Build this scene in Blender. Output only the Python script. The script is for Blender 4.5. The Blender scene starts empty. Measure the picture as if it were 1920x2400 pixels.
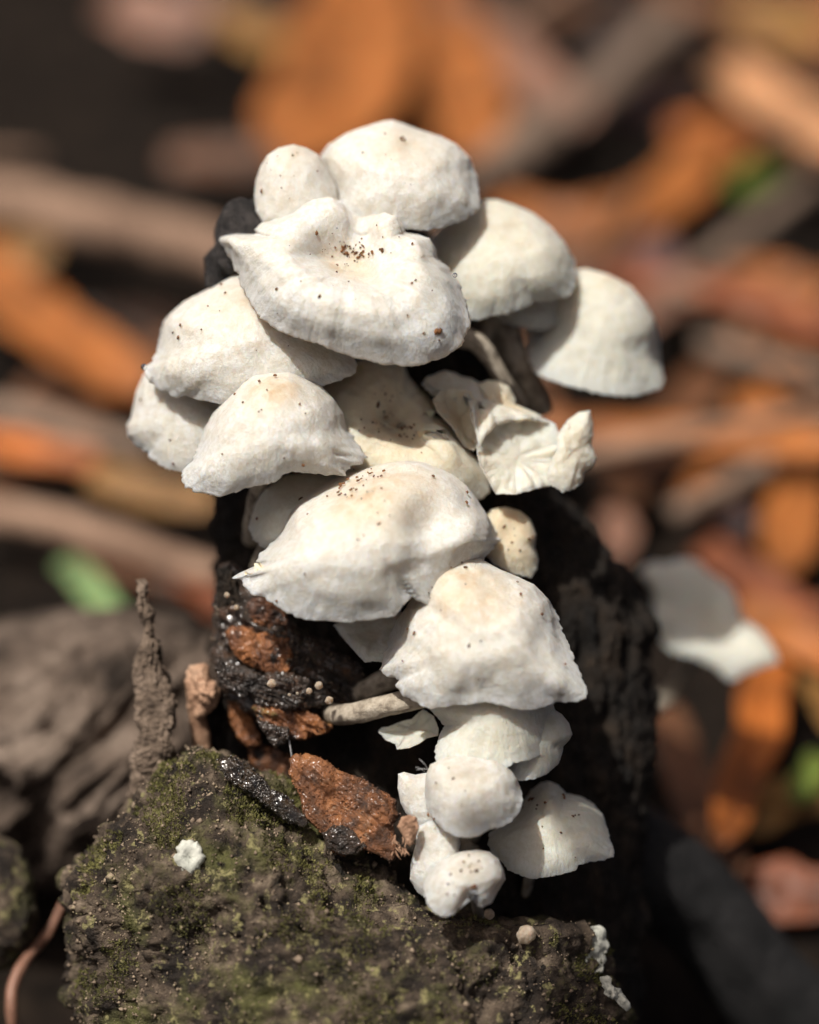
import bpy, math, random
import numpy as np
from mathutils import Vector
R = math.radians
random.seed(7); RNG = np.random.default_rng(11)
S = bpy.context.scene
COL = S.collection

# ------------------------------------------------------------------ camera
PXM = 0.105/1920            # metres per photo pixel at the plane of focus
DIST = 0.365                # camera to plane of focus
PITCH = R(33)
H0 = 0.095                  # height of the focus point above the ground
FWD = Vector((0, math.cos(PITCH), -math.sin(PITCH)))
UP = Vector((0, math.sin(PITCH), math.cos(PITCH)))
RT = Vector((1, 0, 0))
FOC = Vector((0, 0, H0))
CAMP = FOC - FWD*DIST
cd = bpy.data.cameras.new('camera'); cam = bpy.data.objects.new('camera', cd); COL.objects.link(cam)
cam.location = CAMP; cam.rotation_euler = (math.pi/2-PITCH, 0, 0)
cd.sensor_fit = 'VERTICAL'; cd.sensor_height = 36; cd.sensor_width = 36
cd.lens = 36*DIST/(2400*PXM)
cd.clip_start = 0.01; cd.clip_end = 200
cd.dof.use_dof = True; cd.dof.focus_distance = DIST-0.005; cd.dof.aperture_fstop = 6.3
S.camera = cam
# ------------------------------------------------------------------ sky, sun, exposure
SUN = Vector((-0.30, -0.22, 0.93)).normalized()      # direction towards the sun
w = bpy.data.worlds.new('World'); S.world = w; w.use_nodes = True
nt = w.node_tree; nt.nodes.clear()
so = nt.nodes.new('ShaderNodeOutputWorld'); bg = nt.nodes.new('ShaderNodeBackground'); sk = nt.nodes.new('ShaderNodeTexSky')
sk.sky_type = 'NISHITA'; sk.sun_disc = False; sk.dust_density = 8; sk.ozone_density = 0; sk.air_density = .3
sk.sun_elevation = math.asin(SUN.z); sk.sun_rotation = math.atan2(SUN.x, SUN.y)
bg.inputs[1].default_value = 0.085
nt.links.new(sk.outputs[0], bg.inputs[0]); nt.links.new(bg.outputs[0], so.inputs[0])
ld = bpy.data.lights.new('sun', 'SUN'); ld.energy = 4.8; ld.angle = R(0.55); ld.color = (1, 0.953, 0.885)
sun = bpy.data.objects.new('sun', ld); COL.objects.link(sun)
sun.rotation_euler = SUN.to_track_quat('Z', 'Y').to_euler(); sun.location = (0, 0, 2)
S.view_settings.view_transform = 'Standard'; S.view_settings.look = 'None'
S.view_settings.exposure = 0.1; S.view_settings.gamma = 1; S.view_settings.use_curve_mapping = False
S.render.engine = 'CYCLES'
S.cycles.use_denoising = True
S.cycles.max_bounces = 8; S.cycles.diffuse_bounces = 4

# ------------------------------------------------------------------ helpers: geometry
_F = np.array(FWD); _U = np.array(UP); _C = np.array(CAMP)
def W(px, py, d):
    """photo pixel + millimetres behind the plane of focus -> world points"""
    px = np.asarray(px, float); py = np.asarray(py, float); d = np.asarray(d, float)*1e-3
    k = (DIST+d)/DIST
    x = (px-960)*PXM*k; y = (1200-py)*PXM*k
    return _C + x[..., None]*np.array([1., 0, 0]) + y[..., None]*_U + (DIST+d)[..., None]*_F
def G(px, py, z=0.0):
    """photo pixel -> world point where the ray meets height z, and its distance"""
    dr = Vector(RT*((px-960)*PXM) + UP*((1200-py)*PXM) + FWD*DIST).normalized()
    t = (z-CAMP.z)/dr.z
    return CAMP+dr*t, t
PERM = RNG.permutation(256); VAL = RNG.uniform(-1, 1, 256)
def vnoise(p):
    i = np.floor(p).astype(int); f = p-i; u = f*f*(3-2*f)
    def h(a, b, c): return VAL[PERM[(PERM[(PERM[(i[..., 0]+a) & 255]+i[..., 1]+b) & 255]+i[..., 2]+c) & 255]]
    x, y, z = u[..., 0], u[..., 1], u[..., 2]
    l = lambda a, b, t: a+(b-a)*t
    return l(l(l(h(0,0,0), h(1,0,0), x), l(h(0,1,0), h(1,1,0), x), y), l(l(h(0,0,1), h(1,0,1), x), l(h(0,1,1), h(1,1,1), x), y), z)
def fbm(p, o=4, g=.5):
    a = 1; s = 0; p = np.asarray(p, float)
    for k in range(o): s = s+a*vnoise(p*2**k+k*17.3); a *= g
    return s
def sstep(a, b, x):
    t = np.clip((x-a)/(b-a), 0, 1); return t*t*(3-2*t)
def gnormals(P, wrap=True):
    du = (np.roll(P, -1, 1)-np.roll(P, 1, 1)) if wrap else np.gradient(P, axis=1)
    dv = np.gradient(P, axis=0)
    n = np.cross(du, dv); L = np.linalg.norm(n, axis=-1, keepdims=True)
    return n/np.maximum(L, 1e-12)
def grid_faces(nr, nc, wrap=True, off=0, flip=False):
    c = np.arange(nc if wrap else nc-1); r = np.arange(nr-1)
    rr, cc = np.meshgrid(r, c, indexing='ij'); c2 = (cc+1) % nc
    f = np.stack([rr*nc+cc, rr*nc+c2, (rr+1)*nc+c2, (rr+1)*nc+cc], -1).reshape(-1, 4)+off
    return f[:, ::-1] if flip else f
def mesh(name, V, Fq, mat, parent=None, base=None, smooth=True, attr=None, tris=None):
    V = np.asarray(V, float).reshape(-1, 3)
    if base is not None: V = V-np.array(base)
    me = bpy.data.meshes.new(name)
    nq = 0 if Fq is None else len(Fq); ntr = 0 if tris is None else len(tris)
    me.vertices.add(len(V)); me.vertices.foreach_set('co', V.ravel())
    lp = []; ls = []; lt = []
    if nq: lp.append(np.asarray(Fq).ravel()); ls.append(np.arange(nq)*4); lt.append(np.full(nq, 4))
    if ntr: lp.append(np.asarray(tris).ravel()); ls.append(np.arange(ntr)*3+nq*4); lt.append(np.full(ntr, 3))
    lp = np.concatenate(lp)
    me.loops.add(len(lp)); me.loops.foreach_set('vertex_index', lp.astype(np.int32))
    me.polygons.add(nq+ntr)
    me.polygons.foreach_set('loop_start', np.concatenate(ls).astype(np.int32))
    me.polygons.foreach_set('loop_total', np.concatenate(lt).astype(np.int32))
    if smooth: me.polygons.foreach_set('use_smooth', np.ones(nq+ntr, bool))
    me.update(calc_edges=True); me.validate()
    if attr is not None:
        a = me.attributes.new('polar', 'FLOAT_VECTOR', 'POINT'); a.data.foreach_set('vector', np.asarray(attr, float).ravel())
    me.materials.append(mat)
    o = bpy.data.objects.new(name, me); COL.objects.link(o)
    if parent is not None: o.parent = parent
    elif base is not None: o.location = base
    return o
def tag(o, label=None, cat=None, group=None, kind=None):
    if label: o['label'] = label
    if cat: o['category'] = cat
    if group: o['group'] = group
    if kind: o['kind'] = kind
    return o
def empty(name, loc, label, cat, group=None):
    o = bpy.data.objects.new(name, None); o.empty_display_size = .003; COL.objects.link(o); o.location = Vector([float(v) for v in loc])
    return tag(o, label, cat, group)
def Z(o, k, pts): return [(o[0]+x*k, o[1]+y*k) for x, y in pts]
Z1 = ((250, 250), .52174); Z2 = ((750, 400), .52174); Z3 = ((450, 1050), .57971); Z4 = ((250, 1300), .43478)
Z5 = ((800, 1600), .43478); Z6 = ((0, 1700), .57971); ZB = ((1300, 900), .37104); ZF = ((0, 0), 1.11304)

def radial(poly, c, phi):
    """farthest hit of rays from c at angles phi with a closed polygon"""
    A = np.array(poly)-c; B = np.roll(A, -1, 0); D = B-A
    dx, dy = np.cos(phi)[:, None], np.sin(phi)[:, None]
    den = dx*D[None, :, 1]-dy*D[None, :, 0]; den = np.where(abs(den) < 1e-9, 1e-9, den)
    t = (A[None, :, 0]*D[None, :, 1]-A[None, :, 1]*D[None, :, 0])/den
    u = (A[None, :, 0]*dy-A[None, :, 1]*dx)/den
    t = np.where((u >= -1e-6) & (u <= 1+1e-6) & (t > 0), t, 0)
    return t.max(1)
def centroid(poly):
    P = np.array(poly); Q = np.roll(P, -1, 0); cr = P[:, 0]*Q[:, 1]-Q[:, 0]*P[:, 1]
    return np.array([((P[:, 0]+Q[:, 0])*cr).sum(), ((P[:, 1]+Q[:, 1])*cr).sum()])/(3*cr.sum())
def csmooth(a, k):
    ker = np.exp(-np.linspace(-2, 2, 2*k+1)**2); ker /= ker.sum()
    return np.convolve(np.concatenate([a[-k:], a, a[:k]]), ker, 'valid')
def fit_outline(P, poly, c=None):
    """shape a solid so that its outline follows the traced one; x right, y down, z to the viewer, in pixels"""
    poly = np.array(poly, float); c = centroid(poly) if c is None else np.array(c, float)
    NB = max(24, int(P.shape[1]*.7)); phi = (np.arange(NB)+.5)/NB*2*np.pi-np.pi
    rt = radial(poly, c, phi)
    bad = rt < 1
    if bad.any(): rt[bad] = np.interp(phi[bad], phi[~bad], rt[~bad], period=2*np.pi)
    lo, hi = poly.min(0), poly.max(0); mlo, mhi = P[..., :2].reshape(-1, 2).min(0), P[..., :2].reshape(-1, 2).max(0)
    sc = (hi-lo)/(mhi-mlo)
    P = P.copy(); P[..., 0] = (P[..., 0]-(mlo[0]+mhi[0])/2)*sc[0]+(lo[0]+hi[0])/2; P[..., 1] = (P[..., 1]-(mlo[1]+mhi[1])/2)*sc[1]+(lo[1]+hi[1])/2
    P[..., 2] *= sc[0]
    for it in range(4):
        q = P[..., :2]-c; rho = np.hypot(q[..., 0], q[..., 1]); ang = np.arctan2(q[..., 1], q[..., 0])
        b = ((ang+np.pi)/(2*np.pi)*NB).astype(int) % NB
        rm = np.zeros(NB); np.maximum.at(rm, b.ravel(), rho.ravel())
        rm = np.maximum(rm, np.minimum(np.roll(rm, 1), np.roll(rm, -1)))
        if (rm == 0).any(): rm[rm == 0] = np.interp(phi[rm == 0], phi[rm > 0], rm[rm > 0], period=2*np.pi)
        ratio = rt/np.maximum(rm, 1)
        rs = csmooth(ratio, max(3, NB//24)); ratio = np.clip(ratio, rs*.85, rs*1.18)
        rmv = np.interp(ang, phi, csmooth(rm, 1), period=2*np.pi)
        tt = np.clip(rho/rmv, 0, 1)**5
        f = np.interp(ang, phi, rs, period=2*np.pi)*(1-tt)+np.interp(ang, phi, ratio, period=2*np.pi)*tt
        P[..., 0] = c[0]+q[..., 0]*f; P[..., 1] = c[1]+q[..., 1]*f
    return P
def toW(P, d): return W(P[..., 0], P[..., 1], d-P[..., 2]*PXM*1e3)

# ------------------------------------------------------------------ helpers: materials
def nodes(m):
    m.use_nodes = True; t = m.node_tree; t.nodes.clear()
    o = t.nodes.new('ShaderNodeOutputMaterial'); b = t.nodes.new('ShaderNodeBsdfPrincipled'); t.links.new(b.outputs[0], o.inputs[0])
    return t, b
def N(t, typ, **kw):
    n = t.nodes.new(typ)
    for k, v in kw.items(): setattr(n, k, v)
    return n
def noise(t, vec, scale, detail=4, rough=.55, dist=0):
    n = t.nodes.new('ShaderNodeTexNoise'); n.inputs['Scale'].default_value = scale; n.inputs['Detail'].default_value = detail
    n.inputs['Roughness'].default_value = rough; n.inputs['Distortion'].default_value = dist
    t.links.new(vec, n.inputs['Vector']); return n.outputs['Fac']
def ramp(t, fac, stops):
    n = t.nodes.new('ShaderNodeValToRGB'); e = n.color_ramp.elements
    while len(e) < len(stops): e.new(.5)
    for x, (p, c) in zip(e, stops): x.position = p; x.color = (*c, 1) if len(c) == 3 else c
    t.links.new(fac, n.inputs[0]); return n.outputs[0]
def mixc(t, fac, a, b, mode='MIX'):
    n = t.nodes.new('ShaderNodeMix'); n.data_type = 'RGBA'; n.blend_type = mode
    for i, v in ((0, fac), (6, a), (7, b)):
        if isinstance(v, (float, int)): n.inputs[i].default_value = v
        elif isinstance(v, tuple): n.inputs[i].default_value = (*v, 1)
        else: t.links.new(v, n.inputs[i])
    return n.outputs[2]
def math_(t, op, a, b=0.0):
    n = t.nodes.new('ShaderNodeMath'); n.operation = op
    for i, v in enumerate((a, b)):
        if isinstance(v, (float, int)): n.inputs[i].default_value = v
        else: t.links.new(v, n.inputs[i])
    return n.outputs[0]
def bump(t, b, h, strength, dist):
    n = t.nodes.new('ShaderNodeBump'); n.inputs['Strength'].default_value = strength; n.inputs['Distance'].default_value = dist
    t.links.new(h, n.inputs['Height']); t.links.new(n.outputs[0], b.inputs['Normal']); return n
def gray(v): return (v, v, v)
def cap_mat(name, base=(.94, .92, .885), low=(.70, .645, .565), stain=.5, stain_r=.3, sss=.6, bs=.7, fib=.6, stain_c=(.50, .30, .14)):
    m = bpy.data.materials.new(name); t, b = nodes(m)
    tc = N(t, 'ShaderNodeTexCoord').outputs['Object']
    at = N(t, 'ShaderNodeAttribute', attribute_name='polar').outputs['Vector']
    sp = N(t, 'ShaderNodeSeparateXYZ'); t.links.new(at, sp.inputs[0])
    ln = N(t, 'ShaderNodeVectorMath', operation='LENGTH'); t.links.new(at, ln.inputs[0])
    nm = N(t, 'ShaderNodeVectorMath', operation='NORMALIZE')
    cx = N(t, 'ShaderNodeCombineXYZ'); t.links.new(sp.outputs[0], cx.inputs[0]); t.links.new(sp.outputs[1], cx.inputs[1]); t.links.new(cx.outputs[0], nm.inputs[0])
    sc = N(t, 'ShaderNodeVectorMath', operation='SCALE'); t.links.new(nm.outputs[0], sc.inputs[0]); sc.inputs['Scale'].default_value = 16
    ad = N(t, 'ShaderNodeCombineXYZ'); s2 = N(t, 'ShaderNodeSeparateXYZ'); t.links.new(sc.outputs[0], s2.inputs[0])
    t.links.new(s2.outputs[0], ad.inputs[0]); t.links.new(s2.outputs[1], ad.inputs[1]); t.links.new(math_(t, 'MULTIPLY', sp.outputs[2], 5.0), ad.inputs[2])
    wv = N(t, 'ShaderNodeVectorMath', operation='ADD'); t.links.new(ad.outputs[0], wv.inputs[0])
    tcs = N(t, 'ShaderNodeVectorMath', operation='SCALE'); t.links.new(tc, tcs.inputs[0]); tcs.inputs['Scale'].default_value = 250
    t.links.new(tcs.outputs[0], wv.inputs[1])
    fibn = noise(t, wv.outputs[0], 2.2, 4, .62)
    mot = noise(t, tc, 1050, 4, .66)
    big = noise(t, tc, 130, 3, .5)
    grain = noise(t, tc, 2600, 3, .7)
    c = mixc(t, ramp(t, mot, [(.38, gray(0)), (.58, gray(1))]), low, base)
    c = mixc(t, ramp(t, fibn, [(.35, gray(0)), (.6, gray(fib))]), mixc(t, .55, c, low), c)
    c = mixc(t, math_(t, 'MULTIPLY', ramp(t, big, [(.42, gray(0)), (.66, gray(1))]), .35), c, (low[0]*.97, low[1]*.95, low[2]*.9))
    st = ramp(t, sp.outputs[2], [(0, gray(1)), (stain_r, gray(.0))])
    sn = ramp(t, noise(t, tc, 520, 5, .75), [(.44, gray(0)), (.64, gray(1))])
    c = mixc(t, math_(t, 'MULTIPLY', math_(t, 'MULTIPLY', st, sn), stain), c, stain_c)
    c = mixc(t, math_(t, 'MULTIPLY', st, stain*.5), c, (.80, .64, .43))
    t.links.new(c, b.inputs['Base Color'])
    b.inputs['Roughness'].default_value = .52; b.inputs['Specular IOR Level'].default_value = .35; b.inputs['Sheen Weight'].default_value = .12; b.inputs['Sheen Roughness'].default_value = .4
    b.inputs['Subsurface Weight'].default_value = sss; b.inputs['Subsurface Radius'].default_value = (1, .62, .4); b.inputs['Subsurface Scale'].default_value = .0018
    h = math_(t, 'ADD', math_(t, 'MULTIPLY', fibn, .4), math_(t, 'ADD', math_(t, 'MULTIPLY', mot, .28), math_(t, 'MULTIPLY', grain, .6)))
    bn = bump(t, b, h, bs, .0005)
    tl = N(t, 'ShaderNodeBsdfTranslucent'); tl.inputs[0].default_value = (.95, .84, .66, 1)
    mx = N(t, 'ShaderNodeMixShader'); mx.inputs[0].default_value = .28
    t.links.new(b.outputs[0], mx.inputs[1]); t.links.new(tl.outputs[0], mx.inputs[2])
    t.links.new(mx.outputs[0], [n_ for n_ in t.nodes if n_.type == 'OUTPUT_MATERIAL'][0].inputs[0])
    return m
def rough_mat(name, stops, scale, rough=.8, bs=.6, bd=.0008, stretch=(1, 1, 1), spec=.3, detail=7, rand=0, extra=None, rr=None, fine=None, trans=0):
    m = bpy.data.materials.new(name); t, b = nodes(m)
    tc = N(t, 'ShaderNodeTexCoord').outputs['Object']
    mp = N(t, 'ShaderNodeMapping'); mp.inputs['Scale'].default_value = stretch; t.links.new(tc, mp.inputs[0]); v = mp.outputs[0]
    n1 = noise(t, v, scale, detail, .62, .3)
    c = ramp(t, n1, stops)
    if extra:
        for (esc, lo, hi, ec) in extra:
            c = mixc(t, ramp(t, noise(t, v, esc, 6, .68), [(lo, gray(0)), (hi, gray(1))]), c, ec)
    if rand:
        oi = N(t, 'ShaderNodeObjectInfo').outputs['Random']
        hs = N(t, 'ShaderNodeHueSaturation'); t.links.new(c, hs.inputs['Color'])
        t.links.new(math_(t, 'ADD', math_(t, 'MULTIPLY', oi, rand), 1-rand/2), hs.inputs['Value']); c = hs.outputs[0]
    t.links.new(c, b.inputs['Base Color'])
    fn = noise(t, v, fine or scale*6, 5, .7)
    if rr: t.links.new(ramp(t, fn, [(.35, gray(rr[0])), (.65, gray(rr[1]))]), b.inputs['Roughness'])
    else: b.inputs['Roughness'].default_value = rough
    b.inputs['Specular IOR Level'].default_value = spec
    if trans:
        b.inputs['Subsurface Weight'].default_value = trans; b.inputs['Subsurface Scale'].default_value = .001
    bump(t, b, math_(t, 'ADD', n1, math_(t, 'MULTIPLY', fn, .6)), bs, bd)
    return m

M = {}
M['white'] = cap_mat('cap_white')
M['whitesp'] = cap_mat('cap_white_stained', stain=1.0, stain_r=.34)
M['fuzzy'] = cap_mat('cap_fuzzy', bs=1.0, fib=.8, stain=.25)
M['cream'] = cap_mat('cap_cream', base=(.88, .80, .67), low=(.75, .63, .47), stain=.8, stain_r=.6, sss=.7)
M['pale'] = cap_mat('cap_pale', base=(.88, .85, .77), low=(.72, .67, .56), stain=.25, sss=.7, bs=.75)
M['gill'] = rough_mat('gill_flesh', [(.3, (.66, .52, .36)), (.7, (.80, .69, .52))], 300, .6, .25, .0003, trans=.4)
M['stem'] = rough_mat('stem_fibre', [(.3, (.12, .095, .07)), (.5, (.36, .31, .24)), (.7, (.52, .46, .37))], 700, .75, .9, .0004)
M['speck'] = rough_mat('debris', [(.35, (.03, .014, .007)), (.6, (.20, .085, .03))], 900, .7, .3)
M['wood'] = rough_mat('dark_wet_wood', [(.35, (.005, .004, .003)), (.55, (.017, .012, .008)), (.75, (.05, .033, .02))], 260, .5, 1., .0012, (1, 1, .45), .25, rr=(.45, .95))
M['rot'] = rough_mat('rotten_orange_wood', [(.32, (.02, .010, .006)), (.45, (.12, .042, .014)), (.62, (.30, .115, .036)), (.8, (.17, .06, .02))], 300, .5, 1., .0009, (1, 1, .6), .5, rr=(.2, .8), extra=[(190, .60, .70, (.16, .13, .025)), (330, .58, .66, (.012, .01, .009))])
M['rotdark'] = rough_mat('rotten_dark_wood', [(.35, (.010, .007, .005)), (.55, (.045, .025, .013)), (.72, (.13, .055, .022))], 420, .4, 1., .0012, (1, 1, 1), .6, rr=(.12, .7), extra=[(900, .62, .70, (.25, .22, .19))])
M['flake'] = rough_mat('bark_flake', [(.3, (.05, .022, .010)), (.5, (.20, .075, .025)), (.7, (.36, .15, .05))], 300, .5, 1., .001, (1, .7, 1), .5, rr=(.2, .75), extra=[(110, .46, .58, (.03, .018, .013)), (700, .60, .68, (.30, .20, .13))])
M['wet'] = rough_mat('wet_black_bark', [(.4, (.008, .006, .005)), (.62, (.06, .036, .016))], 500, .15, 1., .0016, (1, 1, 1), .8, rr=(.05, .35))
M['char'] = rough_mat('charred_wood', [(.38, (.006, .005, .005)), (.62, (.05, .043, .04))], 420, .45, 1., .0012, (1, 1, .5), .4, rr=(.3, .8))
M['bead'] = rough_mat('wet_bead', [(.4, (.02, .016, .012)), (.7, (.08, .07, .06))], 600, .2, .0, .0001, spec=1.)
M['bark'] = rough_mat('mossy_bark', [(.32, (.010, .007, .005)), (.44, (.024, .017, .012)), (.55, (.08, .058, .040)), (.70, (.22, .17, .12))], 230, .9, 1., .0014, (1, 1, 1), .3, rr=(.4, .95), extra=[(85, .50, .64, (.09, .088, .028)), (520, .57, .64, (.25, .225, .10)), (300, .60, .68, (.012, .009, .006))])
M['grain'] = rough_mat('bark_crumb', [(.35, (.09, .065, .044)), (.55, (.25, .19, .135)), (.75, (.34, .31, .16))], 260, .9, .4)
M['moss'] = rough_mat('moss', [(.35, (.04, .040, .012)), (.55, (.115, .11, .032)), (.75, (.24, .22, .08))], 120, .8, .2)
M['log'] = rough_mat('weathered_log', [(.32, (.022, .016, .012)), (.5, (.13, .096, .073)), (.68, (.27, .21, .165))], 85, .85, 1., .003, (1, 1, 1), .2, extra=[(60, .60, .70, (.02, .015, .012))])
M['spike'] = rough_mat('flaky_bark', [(.32, (.06, .042, .03)), (.5, (.17, .125, .09)), (.7, (.29, .22, .165))], 420, .9, 1., .0009)
M['dry'] = rough_mat('dry_leaf_scrap', [(.35, (.16, .085, .05)), (.55, (.36, .22, .14)), (.75, (.48, .33, .23))], 260, .7, .6, .0004)
M['soil'] = rough_mat('soil', [(.35, (.006, .0045, .0035)), (.6, (.02, .014, .010)), (.8, (.045, .03, .02))], 120, .95, 1., .003, spec=.1)
M['root'] = rough_mat('dark_root', [(.35, (.006, .006, .006)), (.6, (.017, .016, .016)), (.8, (.03, .028, .028))], 160, .7, .8, .002)
M['twig'] = rough_mat('twig_bark', [(.35, (.15, .09, .06)), (.6, (.29, .185, .125)), (.8, (.38, .26, .185))], 120, .8, .6, .001, rand=.3)
M['twigg'] = rough_mat('twig_grey', [(.35, (.11, .075, .052)), (.6, (.21, .148, .108)), (.8, (.29, .21, .155))], 120, .8, .6, .001, rand=.3)
def leafm(n, c, tr=.15):
    c = tuple(x*.8 for x in c)
    M[n] = rough_mat(n, [(.34, tuple(x*.35 for x in c)), (.52, c), (.72, tuple(min(1, x*1.35) for x in c))], 60, .5, .5, .0008, rand=.25, trans=tr)
leafm('leaf_orange', (.34, .116, .028)); leafm('leaf_bright', (.44, .128, .022)); leafm('leaf_tan', (.50, .25, .12)); leafm('leaf_brown', (.14, .060, .027))
leafm('leaf_pink', (.23, .12, .08)); leafm('leaf_dark', (.035, .018, .011)); leafm('leaf_green', (.15, .20, .035)); leafm('leaf_ochre', (.27, .135, .036)); leafm('leaf_sage', (.20, .30, .12)); leafm('leaf_red', (.21, .062, .023)); leafm('leaf_mauve', (.10, .058, .055))
M['lichen'] = rough_mat('lichen', [(.35, (.30, .31, .27)), (.65, (.55, .55, .48))], 500, .85, .5, .0004)
M['silk'] = rough_mat('silk', [(.4, (.6, .6, .6)), (.6, (.8, .8, .8))], 500, .4, 0)
M['pin'] = cap_mat('pin_head', base=(.50, .42, .34), low=(.30, .24, .18), stain=0)
for k_, cw in (('wet', 1.), ('rotdark', .7), ('rot', .35), ('flake', .3)):
    bb = [n_ for n_ in M[k_].node_tree.nodes if n_.type == 'BSDF_PRINCIPLED'][0]; bb.inputs['Coat Weight'].default_value = cw; bb.inputs['Coat Roughness'].default_value = .16
mw = bpy.data.materials.new('water'); t_, b_ = nodes(mw); b_.inputs['Transmission Weight'].default_value = 1; b_.inputs['Roughness'].default_value = .02; b_.inputs['IOR'].default_value = 1.33; b_.inputs['Base Color'].default_value = (1, 1, 1, 1); M['water'] = mw

# ------------------------------------------------------------------ builders
PROF = dict(
    dome=([0, .25, .5, .75, .92, 1], [1, .96, .84, .58, .27, 0]),
    bell=([0, .2, .42, .62, .78, .9, 1], [1, .95, .80, .54, .28, .11, 0]),
    egg=([0, .3, .6, .85, 1, 1.0, .93], [1, .95, .79, .52, .25, .1, 0]),
    round=([0, .3, .56, .76, .88, .945, 1.0], [1, .955, .83, .61, .37, .17, .02]),
    umbo=([0, .1, .22, .45, .7, .9, 1], [1, .97, .86, .74, .50, .20, 0]),
    funnel=([0, .12, .3, .5, .7, .88, 1], [.35, .42, .66, .86, .82, .52, 0]),
    dish=([0, .2, .45, .7, .9, 1], [.45, .5, .70, .80, .60, .3]),
    flat=([0, .25, .5, .75, .92, 1], [1, .97, .88, .68, .35, 0]),
)
def prof(name, s):
    r, h = PROF[name]; k = np.linspace(0, 1, len(r))
    # smooth the polyline
    ss = np.linspace(0, 1, 201); rr = np.interp(ss, k, r); hh = np.interp(ss, k, h)
    ker = np.hanning(27); ker /= ker.sum()
    def sm(a, even):
        left = a[1:14][::-1] if even else 2*a[0]-a[1:14][::-1]
        right = 2*a[-1]-a[-14:-1][::-1]
        return np.convolve(np.concatenate([left, a, right]), ker, 'valid')
    rr = sm(rr, False); hh = sm(hh, True); rr[0] = 0
    return np.interp(s, ss, rr), np.interp(s, ss, hh)
CAPN = [0]
def cap(root, base, outline, n=(0, .75, .6), H=.8, shape='dome', d=0., mat='white', folds=(9, .02), lump=.02, wave=(4, .03), jag=.017,
        bumps=(), center=None, specks=0, speck_at=(), thick=5., name='cap', gills=True, NT=256, NS=60, zs=1., fine=1., apex_specks=.4, front=False):
    CAPN[0] += 1; sd = CAPN[0]*7.77
    n = np.array(n, float); n /= np.linalg.norm(n); n = n*np.array([1, -1, 1])   # y down
    e1 = np.cross(n, [0, 0, 1.]) if abs(n[2]) < .95 else np.cross(n, [0, 1., 0]); e1 /= np.linalg.norm(e1); e2 = np.cross(n, e1)
    s = np.linspace(0.004, 1, NS)**.9; th = np.arange(NT)/NT*2*np.pi
    r, h = prof(shape, s)
    ss, tt = np.meshgrid(s, th, indexing='ij')
    cs, sn = np.cos(tt), np.sin(tt)
    ring = lambda k, z: np.stack([cs*k, sn*k, np.full_like(cs, z)+ss*1.5], -1)
    fo = vnoise(ring(folds[0]/3., sd))*folds[1]*sstep(.2, .8, ss)
    if front: fo = fo*np.clip(.45+1.1*(cs*e1[1]+sn*e2[1]), .08, 1)
    wv = vnoise(ring(wave[0]/3., sd+50))*wave[1]*ss**2
    hh = h[:, None]*H+fo+wv
    rr = r[:, None]*(1+vnoise(ring(2., sd+9))*.03)
    P = rr[..., None]*(cs[..., None]*e1+sn[..., None]*e2)+hh[..., None]*n
    Pm = fit_outline(P, outline, center)
    span = np.ptp(Pm[..., 0])
    Pm[..., 2] = (Pm[..., 2]-Pm[..., 2].mean())*zs
    out = np.array(outline, float)
    Nn = gnormals(Pm)
    if (Nn*n).sum() < 0: Nn = -Nn; flip = True
    else: flip = False
    # lumps, wrinkles
    q = Pm/span
    disp = fbm(q*5+sd, 3)*lump*span*.5 + fbm(q*18+sd, 3)*span*.0016*fine
    dirv = np.stack([cs, sn], -1)
    wr = vnoise(np.stack([cs*9, sn*9, ss*2.2+sd], -1)+fbm(q*6, 2)[..., None]*.5)
    disp += wr*span*.0050*fine*sstep(.25, .7, ss)
    disp += (vnoise(np.stack([cs*30, sn*30, ss*1.5+sd], -1))+.6*vnoise(np.stack([cs*15, sn*15, ss*1.2+sd+7], -1)))*span*.0034*sstep(.45, .95, ss)
    for (bx, by, br, ba) in bumps:
        g = np.exp(-((Pm[..., 0]-bx)**2+(Pm[..., 1]-by)**2)/(br*br))
        disp += g*ba*np.clip(Nn[..., 2]*1.5, 0, 1)
    disp *= 1-.6*sstep(.9, 1, ss)
    disp *= np.clip(.15+np.abs(Nn[..., 2])*1.4, 0, 1)
    Pm = Pm+Nn*disp[..., None]
    jn = (vnoise(np.stack([cs*26, sn*26, np.full_like(cs, sd)], -1))+.8*vnoise(np.stack([cs*60, sn*60, np.full_like(cs, sd)], -1)))*jag*sstep(.94, 1, ss)
    c = centroid(outline)
    Pm[..., :2] += (Pm[..., :2]-c)*jn[..., None]
    Nn = gnormals(Pm)
    if flip: Nn = -Nn
    tk = thick*(1-.55*sstep(.7, 1, ss))*(1+1.2*(1-ss))
    Pi = Pm-Nn*tk[..., None]
    A = toW(Pm, d); B = toW(Pi, d)
    V = np.concatenate([A.reshape(-1, 3), B.reshape(-1, 3)])
    nv = NS*NT
    fl = flip
    F = [grid_faces(NS, NT, flip=not fl), grid_faces(NS, NT, off=nv, flip=fl)]
    c_ = np.arange(NT); c2 = (c_+1) % NT; l = (NS-1)*NT
    rim = np.stack([l+c_, l+c2, nv+l+c2, nv+l+c_], -1); F.append(rim if fl else rim[:, ::-1])
    pol = np.stack([cs*ss, sn*ss, ss], -1).reshape(-1, 3)
    # hub fans
    tr = []
    hub = len(V); V = np.concatenate([V, A[0].mean(0)[None], B[0].mean(0)[None]]); pol2 = np.concatenate([pol, pol, np.zeros((2, 3))])
    for i in range(NT):
        a, b_2 = i, (i+1) % NT
        tr.append((hub, a, b_2)if not fl else (hub, b_2, a)); tr.append((hub+1, nv+b_2, nv+a) if not fl else (hub+1, nv+a, nv+b_2))
    o = mesh(name, V, np.concatenate(F), M[mat], root, base, attr=pol2, tris=tr)
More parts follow.
